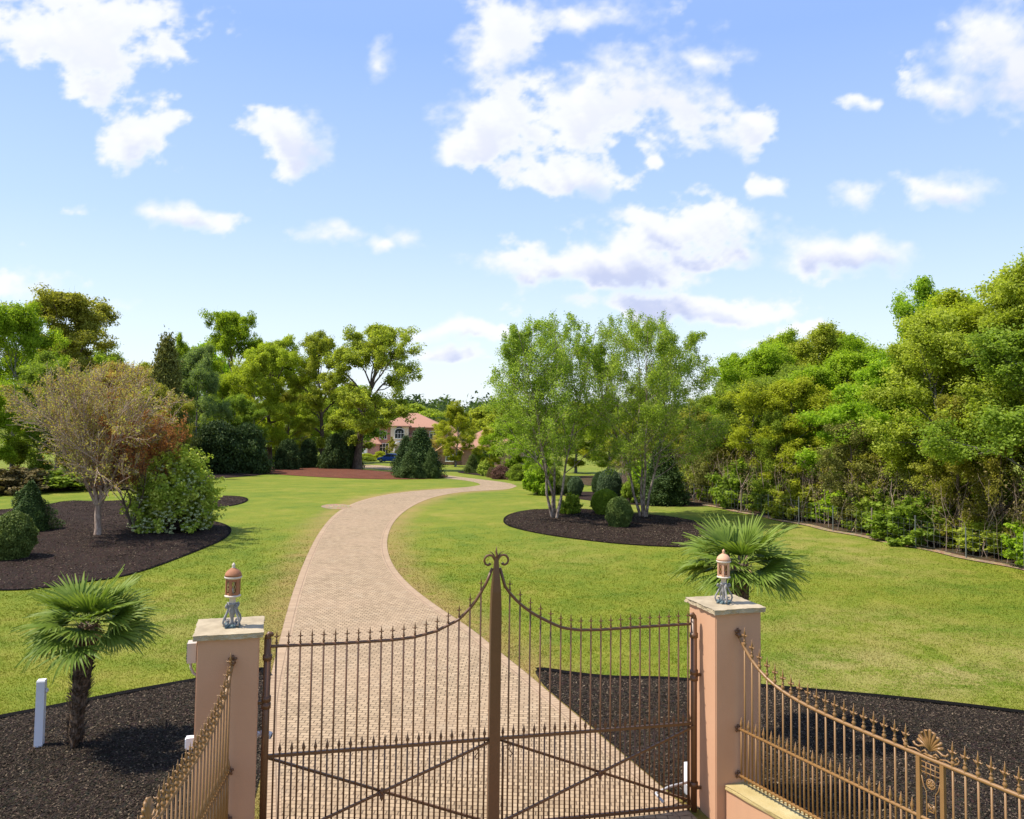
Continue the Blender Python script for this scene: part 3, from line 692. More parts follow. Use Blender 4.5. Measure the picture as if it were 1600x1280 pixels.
def pillar(corner, top, w, d, right_front, label):
    """corner = cap corner nearest the gate in plan; front edge runs along AX"""
    c = Vector(corner); ctr = c+AX*(w/2 if right_front else -w/2)+DP*(d/2)
    g = empty('gate_pillar', (ctr.x, ctr.y, 0), PILL_A, label, 'gate pillar', 'two stucco gate pillars')
    bw, bd = w-.09, d-.09; h = top-.06
    bm = bmesh.new(); bmesh.ops.create_cube(bm, size=1)
    for v in bm.verts: v.co = Vector((v.co.x*bw, v.co.y*bd, (v.co.z+.5)*(h+.3)-.3))
    bmesh.ops.bevel(bm, geom=[e for e in bm.edges if abs(e.verts[0].co.z-e.verts[1].co.z) > 1], offset=.012, segments=3, affect='EDGES')
    me = bpy.data.meshes.new('shaft'); bm.to_mesh(me); bm.free(); obj('shaft', me, M['peach_stucco'], g)
    obj('capstone', slab((w, d, .062), .016, 3 if right_front else 8), M['cap_stone'], g, (0, 0, top-.031))
    return g, ctr
PR, CR = pillar((2.64, 10.68, 0), 2.70, .76, .79, True, 'peach stucco gate pillar in front of the larger palm, its gate-side face sunlit')
PL, CL = pillar((-2.87, 9.76, 0), 2.60, .78, .81, False, 'peach stucco gate pillar between the mulch bed with the white post and the gate')

def lantern(x, y, z, rz, k, warm, label):
    g = empty('pillar_lantern', (x, y, z), rz, label, 'lantern', 'lanterns on the gate pillars'); g.scale = (k, k, k)
    T = M['terracotta_light'] if warm else M['terracotta']; S = M['verdigris_grey']
    b = MB(); b.lathe([(.085,0),(.09,.008),(.07,.02),(.05,.03)], n=18)
    for i in range(8):
        a = i*PI/4+.2; r1 = .12 if i % 2 else .10
        b.tube([(math.cos(a)*.05, math.sin(a)*.05, .022),(math.cos(a)*.09, math.sin(a)*.09, .03),(math.cos(a)*r1, math.sin(a)*r1, .008)], [.018,.02,.006], 6)
    obj('base', b.mesh('b', True), M['verdigris_blue'], g)
    b = MB(); b.lathe([(.035,.02),(.022,.06),(.02,.10),(.034,.15),(.045,.19),(.028,.23),(.040,.255),(.05,.27),(.05,.285)], n=16); obj('stem', b.mesh('b', True), S, g)
    for i in range(4):
        a = i*PI/2+PI/4; c, s = math.cos(a), math.sin(a)
        pts = [(.065,.265),(.085,.275),(.098,.255),(.09,.235),(.072,.245),(.07,.255)]
        low = [(.05,.262),(.06,.215),(.085,.165),(.118,.115),(.128,.075),(.11,.035),(.08,.03),(.058,.05),(.06,.078),(.078,.082),(.085,.068)]
        b = MB(); b.tube([(c*r, s*r, z_) for r, z_ in pts], .011, 7); b.tube([(c*r, s*r, z_) for r, z_ in low], [.013]*6+[.012,.011,.010,.009,.008], 7)
        obj('scroll_leg', b.mesh('b', True), S, g)
    b = MB(); b.lathe([(.035,.28),(.038,.295),(.036,.35),(.06,.362)], n=16); obj('neck', b.mesh('b', True), M['pale_stone'], g)
    b = MB(); b.lathe([(.07,.358),(.096,.366),(.096,.378),(.085,.386)], n=22); b.lathe([(.083,.575),(.10,.585),(.105,.60),(.09,.612)], n=22); obj('rim', b.mesh('b', True), M['pale_stone'], g)
    b = MB()
    for i in range(6):   # housing: six staves with pierced openings
        a = i*PI/3+.3
        b.box((math.cos(a)*.078, math.sin(a)*.078, .48), (.016, .034, .196), rz=a)
        a2 = a+PI/6
        for zz in (.398, .563): b.box((math.cos(a2)*.070, math.sin(a2)*.070, zz), (.012, .062, .026), rz=a2)
    obj('housing', b.mesh('b'), T, g)
    b = MB()
    for i in range(6):
        a = i*PI/3+.3+PI/6; c, s = math.cos(a), math.sin(a); t = (-s, c)
        for q in range(2):
            e = (-1, 1)[q]
            b.tube([(c*.068+t[0]*e*.022, s*.068+t[1]*e*.022, .41),(c*.07-t[0]*e*.004, s*.07-t[1]*e*.004, .45),(c*.068+t[0]*e*.02, s*.068+t[1]*e*.02, .485),(c*.07-t[0]*e*.006, s*.07-t[1]*e*.006, .52),(c*.068+t[0]*e*.018, s*.068+t[1]*e*.018, .555)], .005, 5)
    obj('pierced_panel', b.mesh('b', True), M['terracotta'] if warm else M['coping_stone'], g)
    b = MB(); b.lathe([(.014,.385),(.016,.44),(.011,.45),(.003,.475)], n=10); obj('candle', b.mesh('b', True), M['white_trim'], g)
    b = MB(); b.lathe([(.10,.608),(.098,.63),(.082,.66),(.055,.685),(.03,.70),(.02,.705)], n=22); obj('roof', b.mesh('b', True), T, g)
    b = MB(); b.lathe([(.018,.70),(.024,.71),(.012,.72),(.022,.735),(.016,.75),(.003,.768)], n=12); obj('finial', b.mesh('b', True), M['pale_stone'] if not warm else T, g)
    return g
cl = CL+AX*.02-DP*.06; cr = CR-AX*.04-DP*.05
lantern(cl.x, cl.y, 2.600, .2, .99, False, 'darker brown lantern on the pillar nearer the white post')
lantern(cr.x, cr.y, 2.700, .9, .93, True, 'lantern with pale orange clay housing on the pillar in front of the larger palm')

def wing(name_label, base, direc, zt, zt0, zm, zb, L, orn, n_tall, s_first, step, kdec, wall_label, pil_face, wall_h):
    m = M['gold_bronze_iron']; d = Vector(direc).normalized(); ang = math.atan2(d.y, d.x)
    g = empty('wing_fence', (base[0], base[1], 0), ang, name_label, 'iron fence', 'wing fences either side of the gate')
    ztop = lambda s: zt+(zt0-zt)*math.exp(-s/kdec)
    ss = np.concatenate([np.linspace(0, 1.6, 24), np.linspace(1.8, L, 12)])
    b = MB(); b.tube([(s, 0, ztop(s)) for s in ss], .021, 8); obj('top_rail', b.mesh('r', True), m, g)
    b = MB(); b.tube([(0, 0, zm),(L, 0, zm)], .018, 8); obj('middle_rail', b.mesh('r', True), m, g)
    b = MB(); b.tube([(0, 0, zb),(L, 0, zb)], .018, 8); obj('bottom_rail', b.mesh('r', True), m, g)
    for z in (zt0, zm, zb):
        b = MB()
        for k in range(5):
            w = k*2*PI/5+.3; b.tube([(-.004, 0, z),(.01, math.cos(w)*.03, z+math.sin(w)*.03),(.004, math.cos(w)*.05, z+math.sin(w)*.05)], [.02,.016,.012], 6)
        b.tube([(0,0,z),(.05,0,z-(.06 if z == zt0 else 0))], .028, 8); obj('wall_bracket', b.mesh('w', True), M['bronze_painted_iron'], g)
    if orn:
        o0, o1 = orn; ow = o1-o0; oc = (o0+o1)/2
        for s in (o0, o1): b = MB(); b.box((s, 0, (zt+.45)/2+.0), (.042, .042, zt-.47)); obj('panel_post', b.mesh('p'), m, g)
        b = MB()   # palmette crest
        for k in range(9):
            a = PI/2+(k-4)*.30; l = .185-.007*abs(k-4)**1.2
            b.tube([(oc, 0, zt+.085),(oc+math.cos(a)*l*.55, 0, zt+.10+math.sin(a)*l*.55),(oc+math.cos(a)*l, 0, zt+.10+math.sin(a)*l),(oc+math.cos(a+(.16 if k<4 else -.16)*(k!=4))*l*1.04, -.012, zt+.10+math.sin(a)*l*1.04)], [.010,.014,.017,.008], 7)
        for q in (-1, 1):
            b.tube([(oc+q*.02,0,zt+.10),(oc+q*.07,0,zt+.115),(oc+q*.13,0,zt+.085),(oc+q*.17,0,zt+.09),(oc+q*.19,0,zt+.115)], [.010,.012,.010,.010,.012], 7)
            b.tube([(oc+q*.03,0,zt+.045),(oc+q*.06,0,zt+.07),(oc+q*.09,0,zt+.05),(oc+q*.075,0,zt+.025),(oc+q*.05,0,zt+.04)], .009, 6)
            b.tube([(oc+q*.10,0,zt+.03),(oc+q*.17,0,zt+.05),(oc+q*.24,0,zt+.035),(oc+q*.29,0,zt+.06),(oc+q*.31,0,zt+.10),(oc+q*.28,0,zt+.115),(oc+q*.262,0,zt+.09),(oc+q*.28,0,zt+.075)], .0085, 6)
        b.tube([(oc-.05,0,zt+.03),(oc+.05,0,zt+.03)], .014, 6)
        obj('palmette_crest', b.mesh('c', True), m, g)
        b = MB(); hw = ow/2-.028; T_ = zt-.03   # pierced panel: fret, rosette, square, fret
        for zz in (0, .05, .10): b.tube([(oc-hw,0,T_-.02-zz),(oc+hw,0,T_-.02-zz)], .006, 5)
        for xx in (-.05, 0, .05): b.tube([(oc+xx,0,T_-.02),(oc+xx,0,T_-.17)], .006, 5)
        b.tube([(oc+math.cos(a)*.045, 0, T_-.215+math.sin(a)*.045) for a in np.linspace(0, 2*PI, 17)], .008, 6)
        for k in range(8): a = k*PI/4; b.tube([(oc,0,T_-.215),(oc+math.cos(a)*.042,0,T_-.215+math.sin(a)*.042)], [.012,.007], 5)
        for q in (-1, 1):
            b.tube([(oc+q*hw,0,T_-.16),(oc+q*hw*.8,0,T_-.25),(oc+q*.05,0,T_-.30),(oc+q*.05,0,T_-.60),(oc+q*hw,0,T_-.66)], .006, 5)
            b.tube([(oc+q*hw,0,T_-.86),(oc+q*hw*.6,0,T_-.80),(oc+q*.05,0,T_-.86),(oc+q*.05,0,T_-1.16),(oc+q*hw,0,T_-1.22)], .006, 5)
        for zc in (T_-.45, T_-.74, T_-1.02):
            b.tube([(oc-.032,0,zc-.035),(oc+.032,0,zc-.035),(oc+.032,0,zc+.035),(oc-.032,0,zc+.035),(oc-.032,0,zc-.035)], .008, 5)
            b.tube([(oc-.03,0,zc-.03),(oc+.03,0,zc+.03)], .006, 5); b.tube([(oc-.03,0,zc+.03),(oc+.03,0,zc-.03)], .006, 5)
        obj('pierced_panel', b.mesh('c', True), m, g)
    for i in range(n_tall):
        s = s_first+i*step
        if s > L-.03: break
        if not (orn and orn[0]-.07 < s < orn[1]+.07): picket(g, s, zb-.045, ztop(s)+.012, FIN_G, m, .0115)
        s2 = s-step/2
        if s2 > .01 and not (orn and orn[0]-.05 < s2 < orn[1]+.05): picket(g, s2, zb-.045, zm+.012, SPR_G, m, .0115, name='short_picket')
    # low wall under the fence
    w = empty('low_wall', (base[0], base[1], 0), ang, wall_label, 'garden wall', 'low walls under the wing fences')
    b = MB(); side = wall_h[2]
    b.box((L/2-.02, side, wall_h[0]/2-.15), (L+.0, wall_h[1]-.05, wall_h[0]+.30-.045)); obj('wall', b.mesh('w'), M['peach_stucco'], w)
    me = slab((L+.02, wall_h[1], .05), .010, 21, 30); obj('coping', me, M['coping_stone'], w, (L/2-.015, side, wall_h[0]-.025+.02))
    return g
wing('right bronze wing fence with palmette crest, running towards the corner of the frame', (2.97, 10.81), (.47, -.88, 0), 1.785, 2.40, 1.18, .60, 5.6, (2.58, 2.84), 42, .13, .128, .40,
     'low peach wall with yellowish stone coping under the right wing fence', None, (.47, .36, -.02))
wing('left bronze wing fence seen nearly end-on before the pillar', (-3.20, 9.70), (math.sin(math.radians(5.5)), -math.cos(math.radians(5.5)), 0), 1.74, 2.30, 1.04, .50, 3.6, (2.72, 2.98), 28, .12, .128, .40,
     'low peach wall at the foot of the left wing fence', None, (.40, .36, .02))

# small things about the gate
b = MB(); b.box((0, 0, .53), (.115, .115, 1.08)); b.box((0, 0, 1.082), (.125, .125, .02), taper=.85)
wp = empty('marker_post', (-7.04, 12.62, 0), .25, 'plain white square post standing in the mulch beside the smaller palm', 'post')
obj('shaft', b.mesh('p'), M['white_plastic'], wp)
b = MB(); b.lathe([(.012,0),(.035,.004),(.04,.02),(.02,.04)], n=12); k_ = obj('knob', b.mesh('k', True), M['white_plastic'], wp, (.057, 0, .93), (0, PI/2, 0))
q = CL-AX*.345
e = empty('control_box', (q.x-.075*AX.x, q.y-.075*AX.y, 2.32), PILL_A, 'beige ribbed box on the far side of the left pillar, conduit below it', 'electrical box')
b = MB(); b.box((0, 0, .0), (.10, .16, .23)); obj('case', b.mesh('c'), M['beige_box'], e)
b = MB()
for i in range(7): b.box((-.054, 0, -.09+i*.03), (.010, .13, .012))
obj('ribs', b.mesh('c'), M['dark_gap'], e)
b = MB(); b.tube([(-.01,0,-.11),(-.01,0,-.18),(.02,0,-.25),(.07,0,-.29),(.09,0,-.31)], .016, 8); obj('conduit', b.mesh('c', True), M['beige_box'], e)
q = CL-AX*.40-DP*.1
e = empty('junction_box', (q.x, q.y, 1.30), PILL_A, 'small white box low on the left side of the left pillar', 'electrical box')
b = MB(); b.box((0,0,0), (.09,.09,.13)); b.box((-.05,0,0), (.012,.07,.10)); obj('case', b.mesh('c'), M['white_plastic'], e)
b = MB(); b.tube([(0,0,-.06),(0,0,-.3),(.05,0,-.34)], .012, 8); obj('conduit', b.mesh('c', True), M['white_plastic'], e)
q = CL+AX*.345-DP*.15
e = empty('security_camera', (q.x, q.y, 1.34), PILL_A, 'white bullet camera on the gate side of the left pillar', 'camera')
b = MB(); b.lathe([(.03,0),(.035,.01),(.02,.05)], n=12); obj('mount', b.mesh('c', True), M['white_plastic'], e, (0,0,0), (0, PI/2, 0))
b = MB(); b.lathe([(.02,-.05),(.042,-.04),(.045,.05),(.040,.09),(.036,.088),(.030,.07)], n=16); obj('body', b.mesh('c', True), M['white_plastic'], e, (.085, 0, 0), (0, math.radians(105), -.3))
b = MB(); b.lathe([(.030,0),(.025,.006)], n=14); obj('lens', b.mesh('c', True), M['dark_gap'], e, (.168, -.024, -.022), (0, math.radians(105), -.3))
e = empty('gate_opener', (2.50, 11.52, 0), GA, 'gate opener with white cover and folding arm at the foot of the right pillar', 'gate opener')
b = MB(); b.box((0, 0, .30), (.13, .14, .26), taper=.92); obj('cover', b.mesh('c'), M['white_plastic'], e)
b = MB(); b.box((0, 0, .07), (.12, .12, .22)); obj('base', b.mesh('c'), M['grey_plastic'], e)
b = MB(); b.tube([(0,-.06,.22),(-.35,-.15,.22),(-.62,-.30,.22),(-.60,-.50,.20)], .018, 8); obj('arm', b.mesh('c', True), M['grey_plastic'], e)

# ------------------------------------------------------------------ plants
def unit(a): return a/np.maximum(1e-9, np.linalg.norm(a, axis=-1, keepdims=True))
def tubes(P, R, n):
    """P (B,K,3) R (B,K) -> verts, quads"""
    B, K, _ = P.shape; T = np.empty_like(P); T[:, 1:-1] = P[:, 2:]-P[:, :-2]; T[:, 0] = P[:, 1]-P[:, 0]; T[:, -1] = P[:, -1]-P[:, -2]; T = unit(T)
    ref = np.where(np.abs(T[:, :1, 2:3]) > .8, np.array([1., 0, 0]), np.array([0, 0, 1.])); a = unit(np.cross(T, np.broadcast_to(ref, T.shape))); b = np.cross(T, a)
    w = np.arange(n)*2*PI/n; V = P[:, :, None]+(a[:, :, None]*np.cos(w)[None, None, :, None]+b[:, :, None]*np.sin(w)[None, None, :, None])*R[:, :, None, None]
    base = (np.arange(B)[:, None, None]*K+np.arange(K-1)[None, :, None])*n; k = np.arange(n)[None, None]; k2 = (k+1) % n
    F = np.stack([base+k, base+k2, base+n+k2, base+n+k], -1).reshape(-1, 4); return V.reshape(-1, 3), F
def joinVF(lst):
    V = []; F = []; b = 0
    for v, f in lst: V.append(v); F.append(f+b); b += len(v)
    return np.concatenate(V), np.concatenate(F)
def grow(r, P, R, nchild, t0, t1, length, angle, up, rad, wig, K=5, taper=.5):
    """children of paths P (B,K,3)"""
    B, KK, _ = P.shape; N = B*nchild; idx = np.repeat(np.arange(B), nchild)
    t = t0+(t1-t0)*((np.tile(np.arange(nchild), B)+r.rand(N))/nchild); f = t*(KK-1); i0 = np.minimum(f.astype(int), KK-2); fr = (f-i0)[:, None]
    S = P[idx, i0]*(1-fr)+P[idx, i0+1]*fr; rs = (R[idx, i0]*(1-fr[:, 0])+R[idx, i0+1]*fr[:, 0]); T = unit(P[idx, i0+1]-P[idx, i0])
    az = r.rand(N)*2*PI; ref = unit(np.cross(T, r.randn(N, 3))); D = unit(T*np.cos(angle)[..., None] if np.ndim(angle) else T*math.cos(angle)+ref*math.sin(angle))
    D = unit(D+np.array([0, 0, up])); plen = np.linalg.norm(P[:, -1]-P[:, 0], axis=1)[idx]
    L = plen*length*(.6+.7*r.rand(N))*(1.15-taper*t)
    u = np.linspace(0, 1, K)[None, :, None]; C = S[:, None]+D[:, None]*u*L[:, None, None]
    C[:, 1:] += (r.randn(N, K-1, 3)*wig*L[:, None, None]*.35).cumsum(1)*.7; C[:, :, 2] += (np.linspace(0, 1, K)**2)[None]*L[:, None]*up*.5
    r0 = np.minimum(rs*.75, rs*rad); Rr = r0[:, None]*(1-.75*np.linspace(0, 1, K))[None]
    return C, Rr
def leaves(r, Cn, rad, n, size, flat=.75, upb=.5, outb=.5, asp=.55, tvar=.48, hollow=.45, drop=0.0, ctr=None):
    """Cn (M,3) cluster centres"""
    Mn = len(Cn); ci = r.randint(0, Mn, n); d = unit(r.randn(n, 3)); rr = (hollow+(1-hollow)*r.rand(n))[:, None]; ra = (rad[ci] if np.ndim(rad) else np.full(n, rad))[:, None]
    off = d*rr*ra*np.array([1, 1, flat]); p = Cn[ci]+off; p[:, 2] -= drop*r.rand(n)**2
    nrm = unit(d*outb+np.array([0, 0, upb])+r.randn(n, 3)*.55); t = unit(np.cross(nrm, r.randn(n, 3))); b = np.cross(nrm, t)
    s = size*(.6+.8*r.rand(n))[:, None]; 
    V = np.stack([p-t*s*.5, p+b*s*asp*.5+nrm*s*.08, p+t*s*.5, p-b*s*asp*.5+nrm*s*.08], 1).reshape(-1, 3)
    ct = r.rand(Mn); tint = np.clip(.5+(ct[ci]-.5)*tvar*1.6+(r.rand(n)-.5)*tvar, 0, 1)
    return V, np.arange(4*n).reshape(-1, 4), np.repeat(tint, 4)
def tree_meshes(seed, H=12., R=4., cb=3., tr=.20, nL1=14, nL2=6, nL3=4, rc=.75, nleaf=40000, leaf=.17, top=.85, elev=(0, 70), lob=.25, flat=.7, upb=.5, hollow=.45, lean=.4, rz=None, cz=None, asp=.55, wig=.10, forks=None, bare=0.0, tip=0.0):
    r = np.random.RandomState(seed); K = 7
    u = np.linspace(0, 1, K); tp = np.zeros((1, K, 3)); tp[0, :, 2] = u*H*top; tp[0, 1:, :2] = (r.randn(K-1, 2)*lean*.25).cumsum(0)*u[1:, None]
    tp[0, :, 0] += tip*u**1.4; tR = (tr*(1-.82*u))[None]; tR[0, 0] *= 1.35
    cz = cz if cz is not None else (H+cb)/2; rz = rz if rz is not None else (H-cb)/2
    N = nL1; tt = np.clip(np.linspace(max(.05, (cb*.72)/(H*top)), .97, N)+r.randn(N)*.01, 0, .99); f = tt*(K-1); i0 = np.minimum(f.astype(int), K-2); fr = (f-i0)[:, None]
    S = tp[0, i0]*(1-fr)+tp[0, i0+1]*fr; az = np.arange(N)*2.399+r.rand(N)*.8; el = np.radians(elev[0]+(elev[1]-elev[0])*np.linspace(0, 1, N)+r.randn(N)*9)
    D = np.stack([np.cos(az)*np.cos(el), np.sin(az)*np.cos(el), np.sin(el)], 1); rad = np.array([R, R, rz]); c0 = np.array([tip*.6, 0, cz])
    q = (S-c0)/rad; w = D/rad; A = (w*w).sum(1); Bq = (q*w).sum(1); Cc = (q*q).sum(1)-1; disc = np.maximum(Bq*Bq-A*Cc, 0.02*A)
    L = np.maximum((-Bq+np.sqrt(disc))/A, .15*R)*(1-lob+lob*1.5*r.rand(N))*.90
    uu = np.linspace(0, 1, 6)[None, :, None]; P1 = S[:, None]+D[:, None]*uu*L[:, None, None]; P1[:, 1:] += (r.randn(N, 5, 3)*wig*L[:, None, None]*.3).cumsum(1)*.6; P1[:, :, 2] += (np.sin(np.linspace(0, 1, 6)*PI)*.10)[None]*L[:, None]
    rs = np.interp(tt, u, tR[0]); R1 = (rs*.55)[:, None]*(1-.8*np.linspace(0, 1, 6))[None]
    P2_, R2 = grow(r, P1, R1, nL2, .30, 1.0, .42, .80, .15, .6, .12)
    P3, R3 = grow(r, P2_, R2, nL3, .25, 1.0, .50, .75, .15, .55, .12, K=4)
    wood = joinVF([tubes(tp, tR, 10), tubes(P1, R1, 6), tubes(P2_, R2, 4), tubes(P3, np.maximum(R3, .004), 3)])
    cen = np.concatenate([P3[:, -1], P3[:, 2], P2_[:, -1], P2_[:, 3]]); keep = cen[:, 2] > cb*.85; cen = cen[keep]
    if bare: cen = cen[r.rand(len(cen)) > bare]
    rads = rc*(.55+.8*r.rand(len(cen)))
    V, F, T = leaves(r, cen, rads, nleaf, leaf, flat, upb, .5, asp, hollow=hollow)
    return npmesh('trunk', wood[0], wood[1], None, True), npmesh('crown', V, F, {'tint': T})
def multi_stem(seed, H, R, stems, tr, z0, nleaf, leaf, spread=.35, lv=(12, 6, 5), rc=.22, upb=.2, droop=0.0, up=(.3, .2, .1), ang=(.6, .6, .6), lens=(.36, .42, .45), t0=.22, leafy_from=.0, wig=.05, bare=0.0, stemang=None, fat=1.0, env=None, taper=.5, spv=None):
    r = np.random.RandomState(seed); K = 8; u = np.linspace(0, 1, K); P = []
    for i in range(stems):
        a = (2*PI*i/stems+r.rand()*.5) if stemang is None else stemang[i]; hh = H*(.86+.12*r.rand()); sp = R*spread*((.7+.5*r.rand()) if spv is None else spv+(1.15-spv)*((i*.618) % 1))
        p = np.zeros((K, 3)); p[:, 2] = z0+(hh-z0)*u; k = u**1.15; p[:, 0] = math.cos(a)*sp*k+.10*math.cos(a); p[:, 1] = math.sin(a)*sp*k+.10*math.sin(a)
        p[1:-1, :2] += r.randn(K-2, 2)*.10; P.append(p)
    P = np.array(P); Rr = np.tile(tr*(1-.85*u), (stems, 1)); Rr[:, 0] *= 1.3
    lst = [tubes(P, Rr, 9)]; cur, cr = P, Rr; last = []
    for li, nc in enumerate(lv):
        cur, cr = grow(r, cur, cr, nc, t0 if li == 0 else .2, 1.0, lens[li], ang[li], up[li], .5, wig, K=5, taper=taper if li == 0 else .5)
        if env is not None:   # shorten what would leave the crown's outline
            c_, ra_ = np.array([0, 0, env[0]]), np.array([env[1], env[1], env[2]]); q_ = np.linalg.norm((cur[:, -1]-c_)/ra_, axis=1)*(.92+.16*r.rand(len(cur)))
            k_ = np.clip(1.0/np.maximum(q_, 1e-6), .25, 1)[:, None, None]; cur = cur[:, :1]+(cur-cur[:, :1])*np.where(q_[:, None, None] > 1, k_**2.5, 1)
            ok_ = np.linalg.norm((cur[:, -1]-c_)/ra_, axis=1) < 1.10; cur, cr = cur[ok_], cr[ok_]
        # keep inside the envelope
        lst.append(tubes(cur, np.maximum(cr, .0045*fat), 5 if li == 0 else 3)); last.append(cur)
    wood = joinVF(lst)
    cen = np.concatenate([last[-1][:, 1:].reshape(-1, 3), last[-2][:, 3:].reshape(-1, 3)])
    cen = cen[cen[:, 2] > leafy_from]
    if bare: cen = cen[r.rand(len(cen)) > bare]
    V, F, T = leaves(r, cen, rc, nleaf, leaf, .9, upb, .3, .5, drop=droop, hollow=.1)
    return npmesh('trunk', wood[0], wood[1], None, True), npmesh('crown', V, F, {'tint': T})
def shrub_mesh(seed, R, H, n, leaf, kind='round', lump=.12, core=.80, asp=.55, upb=.3, outb=1.0, shell=.18, lumps=7, rough_=.6, jit=.2):
    """foliage with an inner core; round, egg, cone, dome or mound outline"""
    r = np.random.RandomState(seed)
    def radius(z01, a):
        if kind == 'cone': base = np.clip((1-z01**1.25)**.80*1.02, .02, 1)*np.clip(z01*9+.6, 0, 1)
        elif kind == 'egg': base = np.sqrt(np.clip(1-((z01-.38)/.62)**2, 0, 1))*(z01 > .38)+np.sqrt(np.clip(1-((.38-z01)/.62)**2, 0, 1))*(z01 <= .38)
        elif kind == 'mound': base = np.sqrt(np.clip(1-z01**2, 0, 1))*np.clip(.85+z01*2, 0, 1)
        else: base = np.sqrt(np.clip(1-(2*z01-1)**2, 0, 1)); base = np.maximum(base, np.where(z01 < .5, .72*np.clip(z01*8+.4, 0, 1), 0))
        return base
    lp = unit(r.randn(lumps*lumps, 3)); la = r.rand(lumps*lumps)
    def bump(a, z01):
        d = np.stack([np.cos(a)*.8, np.sin(a)*.8, z01*1.8-.9], -1); d = unit(d); k = np.exp(-((1-d@lp.T)*38)); return (k*la).max(-1)*2-1
    z01 = r.beta(1.3, 1.15 if kind != 'cone' else 1.7, n); a = r.rand(n)*2*PI; rr = radius(z01, a)*(1+lump*bump(a, z01))*(1-shell*r.rand(n)**1.5)
    p = np.stack([np.cos(a)*rr*R, np.sin(a)*rr*R, z01*H*(1+.02*r.randn(n))], 1)
    if kind in ('egg', 'round', 'mound'): # cap the top
        k = r.rand(n) < .12; q = np.sqrt(r.rand(n))*.55; zz = {'round': .5+.5*np.sqrt(1-q**2), 'egg': .38+.62*np.sqrt(1-q**2), 'mound': np.sqrt(1-q**2)}[kind]
        p[k] = np.stack([np.cos(a)*q*R, np.sin(a)*q*R, zz*H], 1)[k]
    d = unit(np.stack([np.cos(a)*rr, np.sin(a)*rr, (z01-.4)*.9], 1)); nrm = unit(d*outb+np.array([0, 0, upb])+r.randn(n, 3)*rough_); t = unit(np.cross(nrm, r.randn(n, 3))); b = np.cross(nrm, t)
    p = p+r.randn(n, 3)*leaf*jit*np.array([1, 1, .6]); p[:, 2] = np.maximum(p[:, 2], .02)
    s = leaf*(.6+.8*r.rand(n))[:, None]; V = np.stack([p-t*s*.5, p+b*s*asp*.5, p+t*s*.5, p-b*s*asp*.5], 1).reshape(-1, 3)
    tint = np.clip(.5+bump(a, z01)*.16+(r.rand(n)-.5)*.75, 0, 1)
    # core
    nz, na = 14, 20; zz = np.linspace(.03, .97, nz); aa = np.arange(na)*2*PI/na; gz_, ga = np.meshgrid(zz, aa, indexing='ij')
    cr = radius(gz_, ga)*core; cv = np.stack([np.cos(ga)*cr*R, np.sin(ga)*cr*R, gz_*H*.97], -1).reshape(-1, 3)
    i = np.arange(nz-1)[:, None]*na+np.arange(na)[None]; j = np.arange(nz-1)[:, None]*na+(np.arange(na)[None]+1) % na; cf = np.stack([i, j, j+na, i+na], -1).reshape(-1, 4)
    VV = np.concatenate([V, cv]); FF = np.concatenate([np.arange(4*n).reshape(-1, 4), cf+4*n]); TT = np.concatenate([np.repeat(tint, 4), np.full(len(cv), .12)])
    return npmesh('foliage', VV, FF, {'tint': TT})
def loose_shrub(seed, R, H, stems, n, leaf, rc=.16, asp=.6, upb=.4):
    r = np.random.RandomState(seed); N = stems; a = r.rand(N)*2*PI; e = r.beta(1.6, 1.2, N)*1.45+.08; K = 5; u = np.linspace(0, 1, K)
    L = (1/np.sqrt((np.cos(e)/R)**2+(np.sin(e)/H)**2))*(.78+.3*r.rand(N)); D = np.stack([np.cos(a)*np.cos(e), np.sin(a)*np.cos(e), np.sin(e)], 1)
    P = D[:, None]*u[None, :, None]*L[:, None, None]; P[:, 1:] += (r.randn(N, K-1, 3)*.03*L[:, None, None]).cumsum(1); P[:, :, 2] = np.maximum(P[:, :, 2], .0)
    Rr = np.maximum((.012*H/2*(1-.8*u))[None].repeat(N, 0), .004); C2, R2 = grow(r, P, Rr, 4, .45, 1, .30, .7, .2, .6, .1, K=4)
    wood = joinVF([tubes(P, Rr, 4), tubes(C2, R2, 3)]); cen = np.concatenate([C2[:, 1:].reshape(-1, 3), P[:, 3:].reshape(-1, 3)])
    V, F, T = leaves(r, cen, rc, n, leaf, .8, upb, .5, asp, hollow=.2); return npmesh('stems', wood[0], wood[1], None, True), npmesh('foliage', V, F, {'tint': T})
def set_mat(o, m):
    o.material_slots[0].link = 'OBJECT'; o.material_slots[0].material = m
class Proto:
    def __init__(s, meshes, H, R, wood, leafm, names=('trunk', 'crown')): s.meshes = meshes; s.H = H; s.R = R; s.wood = wood; s.leafm = leafm; s.names = names
def place(p, name, loc, H, W_, label, cat, group=None, leafm=None, wood=None, rz=None, seed=0):
    """one plant: Empty at its foot > trunk, crown"""
    rz = (loc[0]*7.3+loc[1]*3.1) % 6.28 if rz is None else rz
    e = empty(name, loc, rz, label, cat, group); e.scale = (W_/(2*p.R), W_/(2*p.R), H/p.H)
    for me, nm, mt in zip(p.meshes, p.names, (wood or p.wood, leafm or p.leafm) if len(p.meshes) == 2 else (leafm or p.leafm,)):
        if me is None: continue
        if not me.materials: me.materials.append(p.wood if nm in ('trunk', 'stems') else p.leafm)
        o = obj(nm, me, None, e); set_mat(o, mt)
    return e
def single(me, name, loc, label, cat, mt, group=None, rz=0, scale=(1, 1, 1)):
    if not me.materials: me.materials.append(mt)
    o = obj(name, me, None, None, loc, (0, 0, rz), scale); set_mat(o, mt); return tag(o, label, cat, group)
